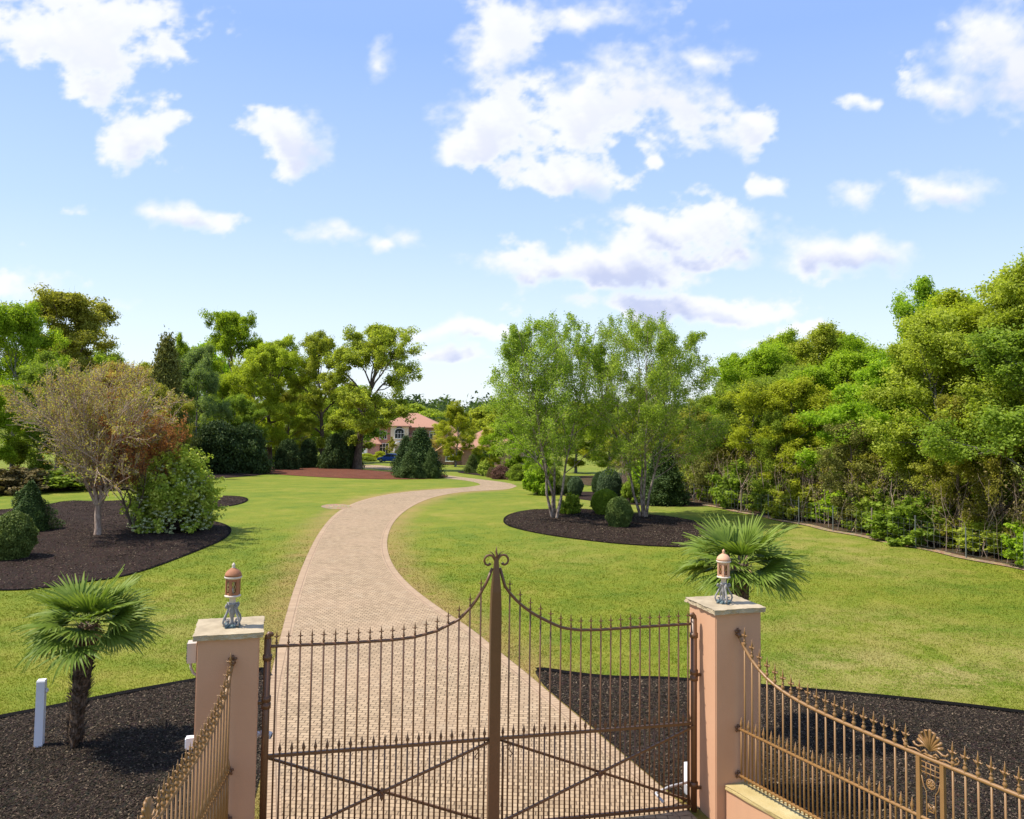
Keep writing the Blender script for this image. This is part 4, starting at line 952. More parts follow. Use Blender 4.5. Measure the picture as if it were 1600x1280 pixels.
def HW(px, py, top, w, Y=None):
    """foot position, height and width from the photograph's measurements"""
    f = gat(px, py) if Y is None else atY(px, 700, Y)
    if Y is not None: f = Vector((f.x, Y, float(gz(Y))))
    t = atY(px, top, f.y); return f, t.z-f.z, w*f.y/FPX
# ---- palms
def fan_leaf(r, R=.52, seg=34, spread=2.5, droop=.35, fold=.35):
    """one fan frond, hub at origin, pointing along +X"""
    V = []; F = []; T = []
    for i in range(seg):
        a = (i/(seg-1)-.5)*2*spread*.62; l = R*(.80+.22*math.cos(a*.9))*(.78+.34*r.random()); wd = .013+.006*r.random()
        zf = (1 if i % 2 else -1)*.010; dirv = Vector((math.cos(a), math.sin(a), 0)); per = Vector((-math.sin(a), math.cos(a), 0)); b = len(V); dr = droop*(.6+.8*r.random())
        for t in (0, .45, .75, 1.0):
            w = wd*(.45, 1.25, .8, .06)[(0, .45, .75, 1.0).index(t)]; z = fold*abs(a)*.10*t*l-dr*t**3*l*.55; p = dirv*l*t+Vector((0, 0, z+zf*(t < .5)))
            tw = .006*(1 if i % 2 else -1)
            V += [p-per*w+Vector((0, 0, tw)), p+per*w-Vector((0, 0, tw))]; T += [.25+.5*t+.2*r.random()-.1]*2
        for k in range(3): F.append((b+2*k, b+2*k+1, b+2*k+3, b+2*k+2))
    return V, F, T
def palm(loc, trunk_h, crown_r, label, seed, lean):
    r = random.Random(seed); nr = np.random.RandomState(seed)
    g = empty('fan_palm', loc, 0, label, 'palm', 'fan palms inside the gate')
    pts = [(lean*(z/trunk_h)**1.5, .03*math.sin(z*2), z) for z in np.linspace(-.05, trunk_h, 9)]
    b = MB(); b.tube(pts, [.12,.10,.095,.105,.118,.128,.135,.138,.12], 14)
    for k in range(620):   # ragged leaf bases and fibre
        z = r.random()*trunk_h*1.02; a = r.random()*6.28; f = z/trunk_h; rr = .09+.05*f; c = Vector((lean*f**1.5+math.cos(a)*rr, .03*math.sin(z*2)+math.sin(a)*rr, z)); o = Vector((math.cos(a), math.sin(a), 0)); t = Vector((-math.sin(a), math.cos(a), 0))
        l = .05+.07*r.random(); w = .010+.016*r.random(); up = .35+.6*r.random(); tip = c+o*l*(.55+.5*r.random())+Vector((0, 0, l*up)); m_ = (c+tip)/2+o*.008
        b.add([c-t*w-Vector((0, 0, .02)), c+t*w-Vector((0, 0, .02)), m_+t*w*.8, tip, m_-t*w*.8], [(0, 1, 2, 4), (4, 2, 3)])
    obj('trunk', b.mesh('trunk'), M['palm_fibre'], g)
    top = Vector((lean, .03*math.sin(trunk_h*2), trunk_h))
    nf = 28
    for k in range(nf):
        a = k*2.399+r.random()*.5; f = k/(nf-1); el = math.radians(70-78*f**.55+r.uniform(-8, 8)); pl = crown_r*(.30+.26*r.random())*(.62+.55*f)
        D = Vector((math.cos(a)*math.cos(el), math.sin(a)*math.cos(el), math.sin(el))); st = top+Vector((math.cos(a)*.05, math.sin(a)*.05, .05-.12*f)); sag = Vector((0, 0, -.10*pl*math.cos(el)))
        hub = st+D*pl+sag; D2 = (D+Vector((0, 0, -.12*math.cos(el)))).normalized()
        side = D2.cross(Vector((0, 0, 1))); side = side.normalized() if side.length > .05 else Vector((1, 0, 0)); nrm = side.cross(D2)
        roll = r.uniform(-.5, .5); side, nrm = side*math.cos(roll)+nrm*math.sin(roll), nrm*math.cos(roll)-side*math.sin(roll)
        RM = Matrix((D2, -side, nrm)).transposed()
        V, F, T = fan_leaf(r, crown_r*(.59-.06*f), 29, 2.2+.3*r.random(), .12+.42*f, .8)
        V = [hub+RM @ v for v in V]; tint = [min(1, max(0, t+.15*(1-f)-.05)) for t in T]
        b0 = len(V); stem = MB(); stem.tube([st, st+D*pl*.5+sag*.3, hub], [.010, .007, .005], 5); V += [Vector(p) for p in stem.v]; F += [tuple(i+b0 for i in q) for q in stem.f]; tint += [.75]*len(stem.v)
        me = bpy.data.meshes.new('frond'); me.from_pydata(V, [], F); at = me.attributes.new('tint', 'FLOAT', 'POINT'); at.data.foreach_set('value', tint); me.update()
        obj('frond', me, M['palm_leaf'], g)
    b = MB()
    for k in range(26):
        a = r.random()*6.28; c = top+Vector((math.cos(a)*.10, math.sin(a)*.10, -.02-.10*r.random())); e_ = c+Vector((math.cos(a)*.14, math.sin(a)*.14, -.10-.12*r.random())); b.tube([c, (c+e_)/2+Vector((0, 0, .03)), e_], [.010, .014, .004], 5)
    obj('flower_stalks', b.mesh('fl', True), M['coping_stone'], g)
    return g
palm(Vector((-6.50, 12.6, .10)), 1.84, 1.0, 'smaller fan palm with a shaggy trunk in the mulch beside the white post', 4, .14)
palm(Vector((3.66, 13.35, .10)), 2.72, 1.08, 'larger fan palm whose crown shows above the right gate pillar', 9, .06)

# ---- prototypes
BB, BG, BT = M['bark_brown'], M['bark_grey'], M['bark_tan']
WD = [Proto(tree_meshes(100+i, 12, 4.0, 1.6, .17, 24, 8, 5, .58, 100000, .150, lob=.36, flat=.75, lean=.7, elev=(-8, 70), hollow=.25), 12, 4, BG, M['leaf_bright']) for i in range(4)]
CED = [Proto(tree_meshes(200+i, 9, 2.3, .5, .13, 22, 6, 4, .36, 34000, .13, elev=(-8, 60), lob=.35, flat=1.1, top=.95, lean=.35, upb=.1), 9, 2.3, BB, M['leaf_cedar']) for i in range(2)]
OAK = [Proto(tree_meshes(300+i, 16, 6.2, 3.2, .46, 19, 7, 5, .78, 90000, .215, lob=.32, flat=.62, lean=1.0, elev=(-4, 72), hollow=.3, bare=.42, tip=(3.2, .8, -1.0)[i]), 16, 6.2, BB, M['leaf_oak']) for i in range(3)]
BRU = [Proto(tree_meshes(400+i, 5, 1.6, .4, .05, 20, 5, 5, .30, 9000, .10, elev=(20, 75), lob=.3, lean=.5, top=.95), 5, 1.6, BB, M['leaf_olive']) for i in range(2)]
SH = [Proto(loose_shrub(500+i, 1.0, 1.6, 60, 14000, .12), 1.6, 1.0, BB, M['leaf_bright'], ('stems', 'foliage')) for i in range(2)]
FAR = [Proto(tree_meshes(600+i, 12, 4.5, .8, .25, 16, 6, 3, .95, 16000, .42, lob=.25, flat=.7), 12, 4.5, BG, M['leaf_mid']) for i in range(2)]
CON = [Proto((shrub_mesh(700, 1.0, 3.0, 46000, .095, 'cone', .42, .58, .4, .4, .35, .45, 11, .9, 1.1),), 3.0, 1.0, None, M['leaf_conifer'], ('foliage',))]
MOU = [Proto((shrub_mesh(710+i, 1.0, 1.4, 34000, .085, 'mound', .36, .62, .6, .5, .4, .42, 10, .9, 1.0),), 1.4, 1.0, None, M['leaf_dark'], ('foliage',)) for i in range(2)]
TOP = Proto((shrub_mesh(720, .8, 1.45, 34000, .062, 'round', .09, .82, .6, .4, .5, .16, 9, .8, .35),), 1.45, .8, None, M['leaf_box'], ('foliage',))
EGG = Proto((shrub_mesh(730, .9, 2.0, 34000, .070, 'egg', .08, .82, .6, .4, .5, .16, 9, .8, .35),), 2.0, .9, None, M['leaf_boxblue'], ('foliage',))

# ---- left island bed
mt = multi_stem(42, 6.6, 4.4, 11, .065, 1.35, 24000, .080, .80, (12, 7, 5), .20, .2, up=(.10, .10, .02), ang=(.8, .6, .55), lens=(.46, .44, .5), t0=.05, wig=.06, bare=.22, fat=2.1, env=(3.7, 4.5, 3.9), spv=.12)
p, h, w = HW(152, 840, 540, 322)
e = empty('maple_tree', p+Vector((0, 0, .08)), .3, 'wide vase-shaped maple with bare tan twigs and sparse young leaves in the left bed', 'tree'); e.scale = (.92, .92, .93)
b = MB(); b.tube([(0,0,-.1),(.02,0,.3),(-.03,.02,.9),(.0,0,1.5),(.02,0,1.75)], [.18,.14,.125,.13,.09], 12)
v0, f0 = np.array(b.v), [f for f in b.f if len(f) == 4]
mv = np.empty(len(mt[0].vertices)*3, np.float32); mt[0].vertices.foreach_get('co', mv); mf = np.empty(len(mt[0].polygons)*4, np.int32); mt[0].polygons.foreach_get('vertices', mf)
V_, F_ = joinVF([(mv.reshape(-1, 3), mf.reshape(-1, 4)), (v0, np.array(f0))])
obj('trunk', npmesh('trunk', V_, F_, None, True), M['bark_maple'], e); obj('crown', mt[1], M['leaf_maple'], e)
p2 = atY(212, 700, 33.9)
rm = multi_stem(77, 3.3, 1.7, 6, .03, .3, 15000, .07, .6, (8, 6, 5), .16, .2, ang=(.7, .6, .6), lens=(.45, .45, .5), t0=.2, leafy_from=1.6, bare=.2, fat=1.2)
e = empty('red_maple', (p2.x, 33.9, .1), 0, 'small rusty-red maple between the bare maple and the white-flowered shrub', 'tree'); e.scale = (1.15, 1, 1.22)
obj('trunk', rm[0], M['bark_brown'], e); obj('crown', rm[1], M['leaf_red'], e)
vb = loose_shrub(88, 1.72, 3.15, 170, 42000, .115, .20, .7, .6)
p, h, w = HW(262, 832, 698, 145)
e = empty('viburnum', p+Vector((0, .3, .05)), .5, 'big bright green shrub dotted with creamy flowers at the right end of the left bed', 'shrub')
obj('stems', vb[0], BB, e); obj('foliage', vb[1], M['leaf_viburnum'], e)
rr = np.random.RandomState(3); nfl = 900; aa = rr.rand(nfl)*6.28; ee = rr.beta(1.3, 1.4, nfl)*1.35+.05; Lf = (1/np.sqrt((np.cos(ee)/1.76)**2+(np.sin(ee)/3.15)**2))*(.82+.16*rr.rand(nfl))
Cf = np.stack([np.cos(aa)*np.cos(ee)*Lf, np.sin(aa)*np.cos(ee)*Lf, np.sin(ee)*Lf], 1)
Vf, Ff, Tf = leaves(rr, Cf, .075, 20000, .055, .5, 1.0, .4, .8); obj('flowers', npmesh('flowers', Vf, Ff), M['viburnum_flower'], e)
p, h, w = HW(45, 832, 752, 88)
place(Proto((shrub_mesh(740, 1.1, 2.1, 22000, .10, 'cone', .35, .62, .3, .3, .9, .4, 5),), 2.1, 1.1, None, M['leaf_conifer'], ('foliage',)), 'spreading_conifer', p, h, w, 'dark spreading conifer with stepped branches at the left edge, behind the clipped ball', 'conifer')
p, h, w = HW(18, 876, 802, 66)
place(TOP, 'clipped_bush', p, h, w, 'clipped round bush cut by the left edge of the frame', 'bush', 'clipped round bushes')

# ---- birch bed
def birch(px, py, seed, label, stemang, H, R):
    t = multi_stem(seed, H, R, 4, .068, -.1, 95000, .085, .66, (18, 7, 5), .24, .1, droop=.3, up=(.18, .08, -.08), ang=(.92, .7, .7), lens=(.34, .46, .48), t0=.20, leafy_from=1.9, wig=.06, bare=.05, stemang=stemang, env=(H*.57, R*1.0, H*.46), taper=.1)
    e = empty('birch_tree', gat(px, py)+Vector((0, 0, .08)), 0, label, 'birch', 'river birches in the round bed')
    obj('trunk', t[0], M['bark_birch'], e); obj('crown', t[1], M['leaf_birch'], e)
birch(866, 812, 11, 'multi-stemmed birch at the end of the round bed nearer the driveway', (2.75, 3.9, .25, 1.5), 9.7, 3.55)
birch(1006, 812, 23, 'multi-stemmed birch beside the dark clipped ball, farther from the driveway', (2.9, 1.6, .15, 4.6), 9.8, 3.95)
p, h, w = HW(890, 806, 775, 36); place(SH[0], 'low_bush', p, h, w, 'small loose bright bush just right of the nearer birch stems', 'bush', leafm=M['leaf_brightbox'])
p, h, w = HW(946, 806, 766, 46); place(TOP, 'clipped_bush', p, h, w, 'light yellow-green clipped bush touching the dark round one', 'bush', 'clipped round bushes', leafm=M['leaf_brightbox'])
p, h, w = HW(967, 826, 778, 42); place(TOP, 'clipped_bush', p, h, w, 'dark round clipped bush at the front of the round bed', 'bush', 'clipped round bushes')
p, h, w = HW(952, 778, 734, 40); place(EGG, 'clipped_bush', p, h, w, 'tall blue-green egg-shaped topiary behind the round bed', 'topiary', 'clipped bushes behind the birches')
p, h, w = HW(938, 775, 738, 26, 55.5); place(EGG, 'clipped_bush', p, h, w, 'narrow dark topiary half hidden behind the egg-shaped one', 'topiary', 'clipped bushes behind the birches', leafm=M['leaf_dark'])
p, h, w = HW(899, 776, 745, 25); place(TOP, 'clipped_bush', p, h, w, 'dark round topiary seen just right of the nearer birch', 'topiary', 'clipped bushes behind the birches', leafm=M['leaf_boxblue'])
p, h, w = HW(884, 773, 744, 24); place(TOP, 'clipped_bush', p, h, w, 'dark round topiary seen through the nearer birch stems', 'topiary', 'clipped bushes behind the birches')
p, h, w = HW(985, 786, 753, 32); place(SH[1], 'low_bush', p, h, w, 'loose mid-green bush between the egg topiary and the farther birch', 'bush', leafm=M['leaf_mid'])
p, h, w = HW(1036, 788, 690, 62); place(CON[0], 'conifer', p, h, w*1.15, 'dark broad conifer just right of the farther birch', 'conifer', leafm=M['leaf_dark'])
p, h, w = HW(840, 773, 728, 44); place(SH[0], 'leafy_bush', p, h, w, 'bright leafy bush beside the driveway bend, left of the nearer birch', 'bush', leafm=M['leaf_bright'])
p, h, w = HW(862, 772, 732, 36, 55.0); place(MOU[0], 'leafy_bush', p, h, w, 'darker bush behind the nearer birch stems', 'bush', leafm=M['leaf_mid'])

# ---- centre: conifer clump, far bed, oaks and shrubs
p, h, w = HW(656, 746, 670, 62); place(CON[0], 'conifer', p, h, w*1.1, 'tallest dark cone-shaped conifer beside the driveway bend', 'conifer', 'conifers by the house drive', leafm=M['leaf_dark'])
p, h, w = HW(634, 741, 682, 34, 78.5); place(CON[0], 'conifer', p, h, w*1.15, 'dark conifer behind the left side of the clump by the bend', 'conifer', 'conifers by the house drive', leafm=M['leaf_dark'], rz=2)
p, h, w = HW(640, 748, 706, 34); place(CON[0], 'conifer', p, h, w*1.2, 'short lighter green conifer at the front of the clump', 'conifer', 'conifers by the house drive', leafm=M['leaf_conifer'], rz=1)
p, h, w = HW(674, 746, 700, 22, 74.5); place(CON[0], 'conifer', p, h, w*1.2, 'low dark conifer at the right foot of the clump', 'conifer', 'conifers by the house drive', leafm=M['leaf_conifer'], rz=4)
p, h, w = HW(557, 734, 514, 170); place(OAK[0], 'oak_tree', p, h, w, 'large oak with a thick pale trunk directly left of the house', 'oak', 'oaks in the red mulch', rz=.05)
p, h, w = HW(503, 731, 530, 105); place(OAK[1], 'oak_tree', p, h, w*1.05, 'middle oak with a slim trunk, between its two neighbours in the red mulch', 'oak', 'oaks in the red mulch', rz=2.2)
p, h, w = HW(420, 730, 535, 110); place(OAK[2], 'oak_tree', p, h, w*1.1, 'slender leaning oak with yellow-green leaves at the left end of the red mulch', 'oak', 'oaks in the red mulch', leafm=M['leaf_yellow'], rz=4)
p, h, w = HW(448, 728, 612, 62); place(CED[0], 'cedar', p, h, w, 'brownish cedar standing between the left and middle oak', 'cedar', leafm=M['leaf_olive'])
p, h, w = HW(450, 731, 690, 40, 92); place(MOU[0], 'evergreen_shrub', p, h, w, 'small dark shrub at the foot of the brownish cedar', 'shrub', 'dark shrubs along the mulch')
for i, (x, y, t, wd, Y, lb) in enumerate([(340, 742, 664, 80, 78, 'largest dark evergreen mass behind the left lawn'), (385, 742, 668, 60, 80, 'dark evergreen mass just left of the leaning oak'), (300, 745, 690, 60, 80, 'dark low evergreen at the left end of the evergreen mass'),
                                         (525, 729, 682, 40, 97, 'dark evergreen between the middle and large oak'), (545, 729, 676, 36, 99, 'dark evergreen behind the trunk of the large oak'), (482, 729, 690, 30, 99, 'dark evergreen behind the middle oak trunk')]):
    p, h, w = HW(x, y, t, wd, Y); place(MOU[i % 2], 'evergreen_shrub', p, h, w*1.08, lb, 'shrub', 'dark shrubs along the mulch', leafm=M['leaf_dark'])
for i, (x, Y, t, wd, k, lm, nm, lb) in enumerate([
    (305, 84, 548, 90, 'W', 'leaf_grey', 'poplar_tree', 'broad grey-green tree above the dark evergreens'),
    (255, 74, 527, 84, 'N', 'leaf_cedar', 'cedar', 'narrow dark pointed cedar on the left skyline'),
    (282, 92, 532, 60, 'W', 'leaf_bright', 'hardwood_tree', 'bright green treetop right of the pointed cedar'),
    (376, 112, 493, 118, 'O', 'leaf_bright', 'hardwood_tree', 'tallest bright green tree, its ragged top on the skyline left of the oaks'),
    (395, 100, 560, 110, 'W', 'leaf_yellow', 'hardwood_tree', 'yellow-green tree behind the leaning oak'),
    (345, 97, 600, 80, 'W', 'leaf_yellow', 'hardwood_tree', 'yellow-green tree filling in above the dark evergreens'),
    (470, 118, 600, 80, 'W', 'leaf_oak', 'hardwood_tree', 'hazy green tree seen between the left and middle oaks'),
    (20, 62, 492, 130, 'W', 'leaf_bright', 'hardwood_tree', 'bright leafy tree at the extreme left edge of the wood'),
    (-60, 66, 500, 140, 'W', 'leaf_mid', 'hardwood_tree', 'green tree cut by the left edge of the frame'),
    (125, 72, 470, 200, 'O', 'leaf_olive', 'hardwood_tree', 'tall spreading olive-brown tree on the left skyline'),
    (60, 56, 560, 120, 'W', 'leaf_mid', 'hardwood_tree', 'mid-green tree behind the left part of the bare maple'),
    (185, 60, 580, 110, 'W', 'leaf_maple', 'hardwood_tree', 'thin tan and green tree behind the right part of the bare maple'),
    (240, 66, 606, 90, 'W', 'leaf_olive', 'hardwood_tree', 'brownish tree between the bare maple and the evergreens'),
    (120, 62, 600, 140, 'W', 'leaf_yellow', 'hardwood_tree', 'yellowish tree hidden behind the middle of the bare maple'),
    (540, 140, 610, 110, 'F', 'leaf_mid', 'hardwood_tree', 'distant green tree behind the large oak'),
    (-30, 52, 600, 120, 'W', 'leaf_bright', 'hardwood_tree', 'low bright tree behind the left end of the bare maple'),
    (90, 84, 540, 130, 'W', 'leaf_bright', 'hardwood_tree', 'bright treetop just left of the tall olive-brown tree trunk'),
    (160, 88, 556, 130, 'W', 'leaf_mid', 'hardwood_tree', 'green tree between the tall olive-brown tree and the pointed cedar'),
    (215, 82, 575, 110, 'W', 'leaf_yellow', 'hardwood_tree', 'yellowish tree left of the pointed cedar'),
    (320, 120, 545, 110, 'F', 'leaf_bright', 'hardwood_tree', 'far bright tree behind the grey-green tree'),
    (432, 124, 560, 110, 'F', 'leaf_yellow', 'hardwood_tree', 'far yellow-green tree just right of the leaning oak crown'),
    (505, 130, 625, 90, 'F', 'leaf_mid', 'hardwood_tree', 'far green tree low behind the middle oak trunk'),
    (590, 200, 628, 90, 'F', 'leaf_mid', 'hardwood_tree', 'far tree rising behind the left end of the house roof'),
    (648, 210, 634, 90, 'F', 'leaf_oak', 'hardwood_tree', 'far tree behind the right end of the house roof'),
    (365, 90, 622, 80, 'W', 'leaf_mid', 'hardwood_tree', 'mid-green tree directly above the dark evergreens, left of the leaning oak'),
]):
    pr = {'W': WD[i % 4], 'N': CON[0], 'O': OAK[i % 3], 'F': FAR[i % 2]}[k]; p, h, w = HW(x, 700, t, wd, Y)
    place(pr, nm, p, h, w*1.05, lb, 'tree' if nm != 'cedar' else 'cedar', 'trees left of the driveway', leafm=M[lm])
for i, (x, Y, t, wd, lb) in enumerate([(20, 50, 735, 90, 'far left end'), (95, 52, 740, 90, 'second from the left'), (165, 54, 738, 80, 'middle'), (230, 56, 736, 70, 'second from the right'), (282, 62, 716, 60, 'right end, beside the dark evergreens')]):
    p, h, w = HW(x, 700, t, wd, Y); place(SH[i % 2], 'undergrowth_bush', p, h, w*1.2, 'low bush under the left trees, '+lb+' of its row', 'bush', 'bushes under the left trees', leafm=M[('leaf_brush', 'leaf_mid', 'leaf_brush', 'leaf_olive', 'leaf_mid')[i]])
for i, (x, Y, t, wd, k, lm, nm, lb) in enumerate([
    (712, 118, 637, 62, 'W', 'leaf_yellow', 'hardwood_tree', 'round yellow-green tree left of the red-roofed outbuilding'),
    (690, 150, 664, 34, 'W', 'leaf_maple', 'hardwood_tree', 'thin tan tree directly right of the tallest conifer'),
    (752, 160, 640, 70, 'F', 'leaf_oak', 'hardwood_tree', 'green tree rising behind the outbuilding roof'),
    (800, 150, 634, 80, 'F', 'leaf_oak', 'hardwood_tree', 'pale green tree behind the row of trees left of the nearer birch'),
    (800, 86, 646, 80, 'W', 'leaf_bright', 'hardwood_tree', 'bright tree behind the plum hedge'),
    (850, 82, 640, 95, 'W', 'leaf_bright', 'hardwood_tree', 'bright tree seen through the nearer birch'),
    (900, 96, 636, 90, 'W', 'leaf_yellow', 'hardwood_tree', 'bright tree seen between the two birches'),
    (765, 96, 672, 46, 'W', 'leaf_yellow', 'hardwood_tree', 'small yellow-green tree above the light cone topiary'),
    (950, 92, 628, 90, 'W', 'leaf_bright', 'hardwood_tree', 'tree directly behind the egg-shaped topiary'),
    (1000, 84, 622, 90, 'W', 'leaf_mid', 'hardwood_tree', 'tree seen through the farther birch'),
    (835, 64, 655, 62, 'W', 'leaf_bright', 'hardwood_tree', 'bright low-branched tree at the left of the nearer birch crown'),
]):
    pr = {'W': WD[(i+1) % 4], 'F': FAR[i % 2]}[k]; p, h, w = HW(x, 700, t, wd, Y)
    place(pr, nm, p, h, w*1.08, lb, 'tree', 'trees in the middle distance', leafm=M[lm])
p, h, w = HW(738, 740, 711, 24); place(CON[0], 'clipped_cone', p, h, w, 'light green clipped cone at the left of the far bed', 'topiary', leafm=M['leaf_box'])
p, h, w = HW(783, 749, 729, 32); place(MOU[0], 'plum_bush', p, h, w, 'plum-brown rounded bush in the far bed beside the drive', 'bush', leafm=M['leaf_plum'])
p, h, w = HW(768, 746, 731, 14); place(MOU[1], 'plum_bush', p, h, w, 'smaller brownish bush left of the plum one', 'bush', leafm=M['leaf_brush'])
p, h, w = HW(810, 751, 727, 34); place(MOU[1], 'evergreen_shrub', p, h, w, 'dark green shrub at the right end of the far bed', 'shrub', leafm=M['leaf_mid'])
p, h, w = HW(756, 744, 722, 20); place(SH[0], 'leafy_bush', p, h, w, 'pale green bush behind the light cone in the far bed', 'bush', leafm=M['leaf_viburnum'])
p, h, w = HW(700, 722, 700, 30, 135); place(MOU[0], 'evergreen_shrub', p, h, w, 'grey-green shrub across the far drive, right of the tallest conifer', 'shrub', leafm=M['leaf_grey'])
p, h, w = HW(752, 724, 700, 34, 118); place(MOU[1], 'evergreen_shrub', p, h, w, 'green shrub in front of the outbuilding roof', 'shrub', leafm=M['leaf_mid'])

# ---- right-hand wood
EDGE = [Vector(wf(-10)), Vector(wf(24)), Vector(P2([(990, 760)])[0]), Vector(P2([(905, 744)])[0]), Vector(P2([(850, 737)])[0])]
seglen = [(EDGE[i+1]-EDGE[i]).length for i in range(len(EDGE)-1)]
def edge(s, o=0):
    for i, L in enumerate(seglen):
        if s <= L or i == len(seglen)-1:
            d = (EDGE[i+1]-EDGE[i]).normalized(); n = Vector((d.y, -d.x)); p = EDGE[i]+d*s+n*o; return p
        s -= L
SKY_ = [(840,650),(940,640),(1000,640),(1060,636),(1100,600),(1130,590),(1160,562),(1200,544),(1280,533),(1330,535),(1350,515),(1380,480),(1410,443),(1440,425),(1500,422),(1520,436),(1560,428),(1600,416),(1800,410)]
ORD = ['first', 'second', 'third', 'fourth', 'fifth', 'sixth', 'seventh', 'eighth', 'ninth', 'tenth', 'eleventh', 'twelfth', 'thirteenth', 'fourteenth', 'fifteenth', 'sixteenth']
COLW = {'leaf_bright': 'bright green', 'leaf_yellow': 'yellow-green', 'leaf_mid': 'mid-green', 'leaf_oak': 'olive-green', 'leaf_olive': 'brownish olive', 'leaf_cedar': 'dark olive', 'leaf_brush': 'brown twiggy', 'leaf_dark': 'dark evergreen'}
rw = random.Random(12)
for row, (o0, step, frac, s0, pal) in enumerate([(3.4, 4.2, .80, 8.0, ['leaf_yellow','leaf_mid','leaf_oak','leaf_bright','leaf_yellow','leaf_mid','leaf_olive']), (7.5, 4.8, .92, 5.5, ['leaf_bright','leaf_mid','leaf_oak','leaf_yellow','leaf_bright','leaf_mid']), (12.5, 5.0, 1.0, 3.0, ['leaf_bright','leaf_bright','leaf_oak','leaf_bright'])]):
    s = s0; k = 0
    while s < 62 and k < 16:
        q = edge(s, o0+rw.uniform(-.8, .8)); z = float(gz(q.y)); px = 800+FPX*q.x/q.y
        sk = np.interp(px, [a for a, _ in SKY_], [b_ for _, b_ in SKY_]); Ht = (645+(px-800)*.0125-sk)*q.y/FPX+CAM_H-z
        Ht = max(4.5, Ht*frac*rw.uniform(.90, 1.06)); Wd = min(Ht*.86, rw.uniform(6.6, 8.8)); lm = pal[k % len(pal)]
        place(WD[(k*3+row) % 4], 'hardwood_tree', (q.x, q.y, z), Ht, Wd, '%s tree, %s from the near end of the %s row in the right-hand wood' % (COLW[lm], ORD[k], ('front', 'middle', 'back')[row]), 'tree', 'trees of the right-hand wood', leafm=M[lm], rz=rw.random()*6.28)
        s += step*rw.uniform(.85, 1.15)*(1+.012*s); k += 1
s = 8.5; k = 0
while s < 52 and k < 16:
    q = edge(s, 1.5+rw.uniform(-.3, .5)); lm = ['leaf_cedar', 'leaf_olive', 'leaf_cedar', 'leaf_mid'][k % 4]
    place(CED[k % 2], 'cedar', (q.x, q.y, float(gz(q.y))), rw.uniform(4.2, 6.2), rw.uniform(2.6, 3.6), '%s cedar, %s from the near end along the wire fence' % (COLW[lm], ORD[k]), 'cedar', 'cedars behind the wire fence', leafm=M[lm], rz=rw.random()*6.28); s += rw.uniform(4.2, 7.0); k += 1
s = 8.4; k = 0
while s < 44 and k < 16:
    q = edge(s, 1.3+rw.uniform(-.3, .9)); lm = ['leaf_mid', 'leaf_bright', 'leaf_oak', 'leaf_mid'][k % 4]
    place(SH[k % 2], 'undergrowth_bush', (q.x, q.y, float(gz(q.y))), rw.uniform(1.0, 2.4), rw.uniform(2.0, 3.8), 'leafy green bush, %s from the near end behind the wire fence' % ORD[k], 'bush', 'bushes behind the wire fence', leafm=M[lm], rz=rw.random()*6.28)
    s += rw.uniform(1.8, 3.4); k += 1
s = 8; k = 0
while s < 50 and k < 16:
    q = edge(s, 2.3+rw.uniform(-.6, .9)); place(BRU[k % 2], 'sapling', (q.x, q.y, float(gz(q.y))), rw.uniform(3.2, 4.8), rw.uniform(2.4, 3.4), 'brown twiggy sapling, %s from the near end of the wood edge' % ORD[k], 'sapling', 'saplings along the wood edge', rz=rw.random()*6.28); s += rw.uniform(3.0, 5.4); k += 1
def brush():
    r = np.random.RandomState(31); n = 2600; s = 6+r.rand(n)*50; o = .5+r.rand(n)**.8*6; P0 = np.array([[*edge(a, b_)] for a, b_ in zip(s, o)]); z = gz(P0[:, 1]); K = 5; u = np.linspace(0, 1, K)
    h = .9+2.2*r.rand(n); lean = r.randn(n, 2)*.35; P = np.zeros((n, K, 3)); P[:, :, :2] = P0[:, None]+lean[:, None]*(u**1.3)[None, :, None]*h[:, None, None]*.5+r.randn(n, K, 2)*.05; P[:, :, 2] = z[:, None]+h[:, None]*u[None]
    R = (.008+.022*r.rand(n)**3)[:, None]*(1-.6*u)[None]; C2, R2 = grow(r, P, R, 3, .3, 1, .4, .8, .2, .7, .1, K=4)
    V, F = joinVF([tubes(P, R, 4), tubes(C2, np.maximum(R2, .004), 3)]); o = obj('brush', npmesh('brush', V, F, None, True), M['bark_tan']); tag(o, 'tangle of thin stems and twigs under the right-hand wood', 'undergrowth', kind='stuff')
    cen = C2[:, -1]; V, F, T = leaves(r, cen, .35, 60000, .10, .8, .4, .4); o = obj('vines', npmesh('vines', V, F, {'tint': T}), M['leaf_brush']); tag(o, 'brownish vines and low leaves through the brush of the right-hand wood', 'undergrowth', kind='stuff')
brush()
# wire fence along the wood
e = empty('wire_fence', (0, 0, 0), 0, 'low wire fence on thin posts along the foot of the right-hand wood', 'wire fence')
for i, s in enumerate(np.arange(8, 60, 2.4)):
    q = edge(float(s)); z = float(gz(q.y)); b = MB(); hh = 1.25+.1*math.sin(i*2.3); b.box((0, 0, hh/2), (.035, .035, hh)) if i % 4 else b.tube([(0,0,0),(.02,0,hh*1.05)], .035, 7)
    obj('post', b.mesh('p'), M['fence_post_steel'] if i % 4 else M['wood_post'], e, (q.x, q.y, z))
b = MB()
for hgt in (.15, .4, .65, .9, 1.12):
    b.tube([(edge(float(s)).x, edge(float(s)).y, float(gz(edge(float(s)).y))+hgt+.01*math.sin(s*3)) for s in np.arange(8, 60, 1.2)], .005, 3)
for s in np.arange(8, 58, .30):
    q = edge(float(s)); z = float(gz(q.y)); b.tube([(q.x, q.y, z+.15),(q.x, q.y, z+1.12)], .003, 3)
obj('wire_mesh', b.mesh('w'), M['fence_post_steel'], e)

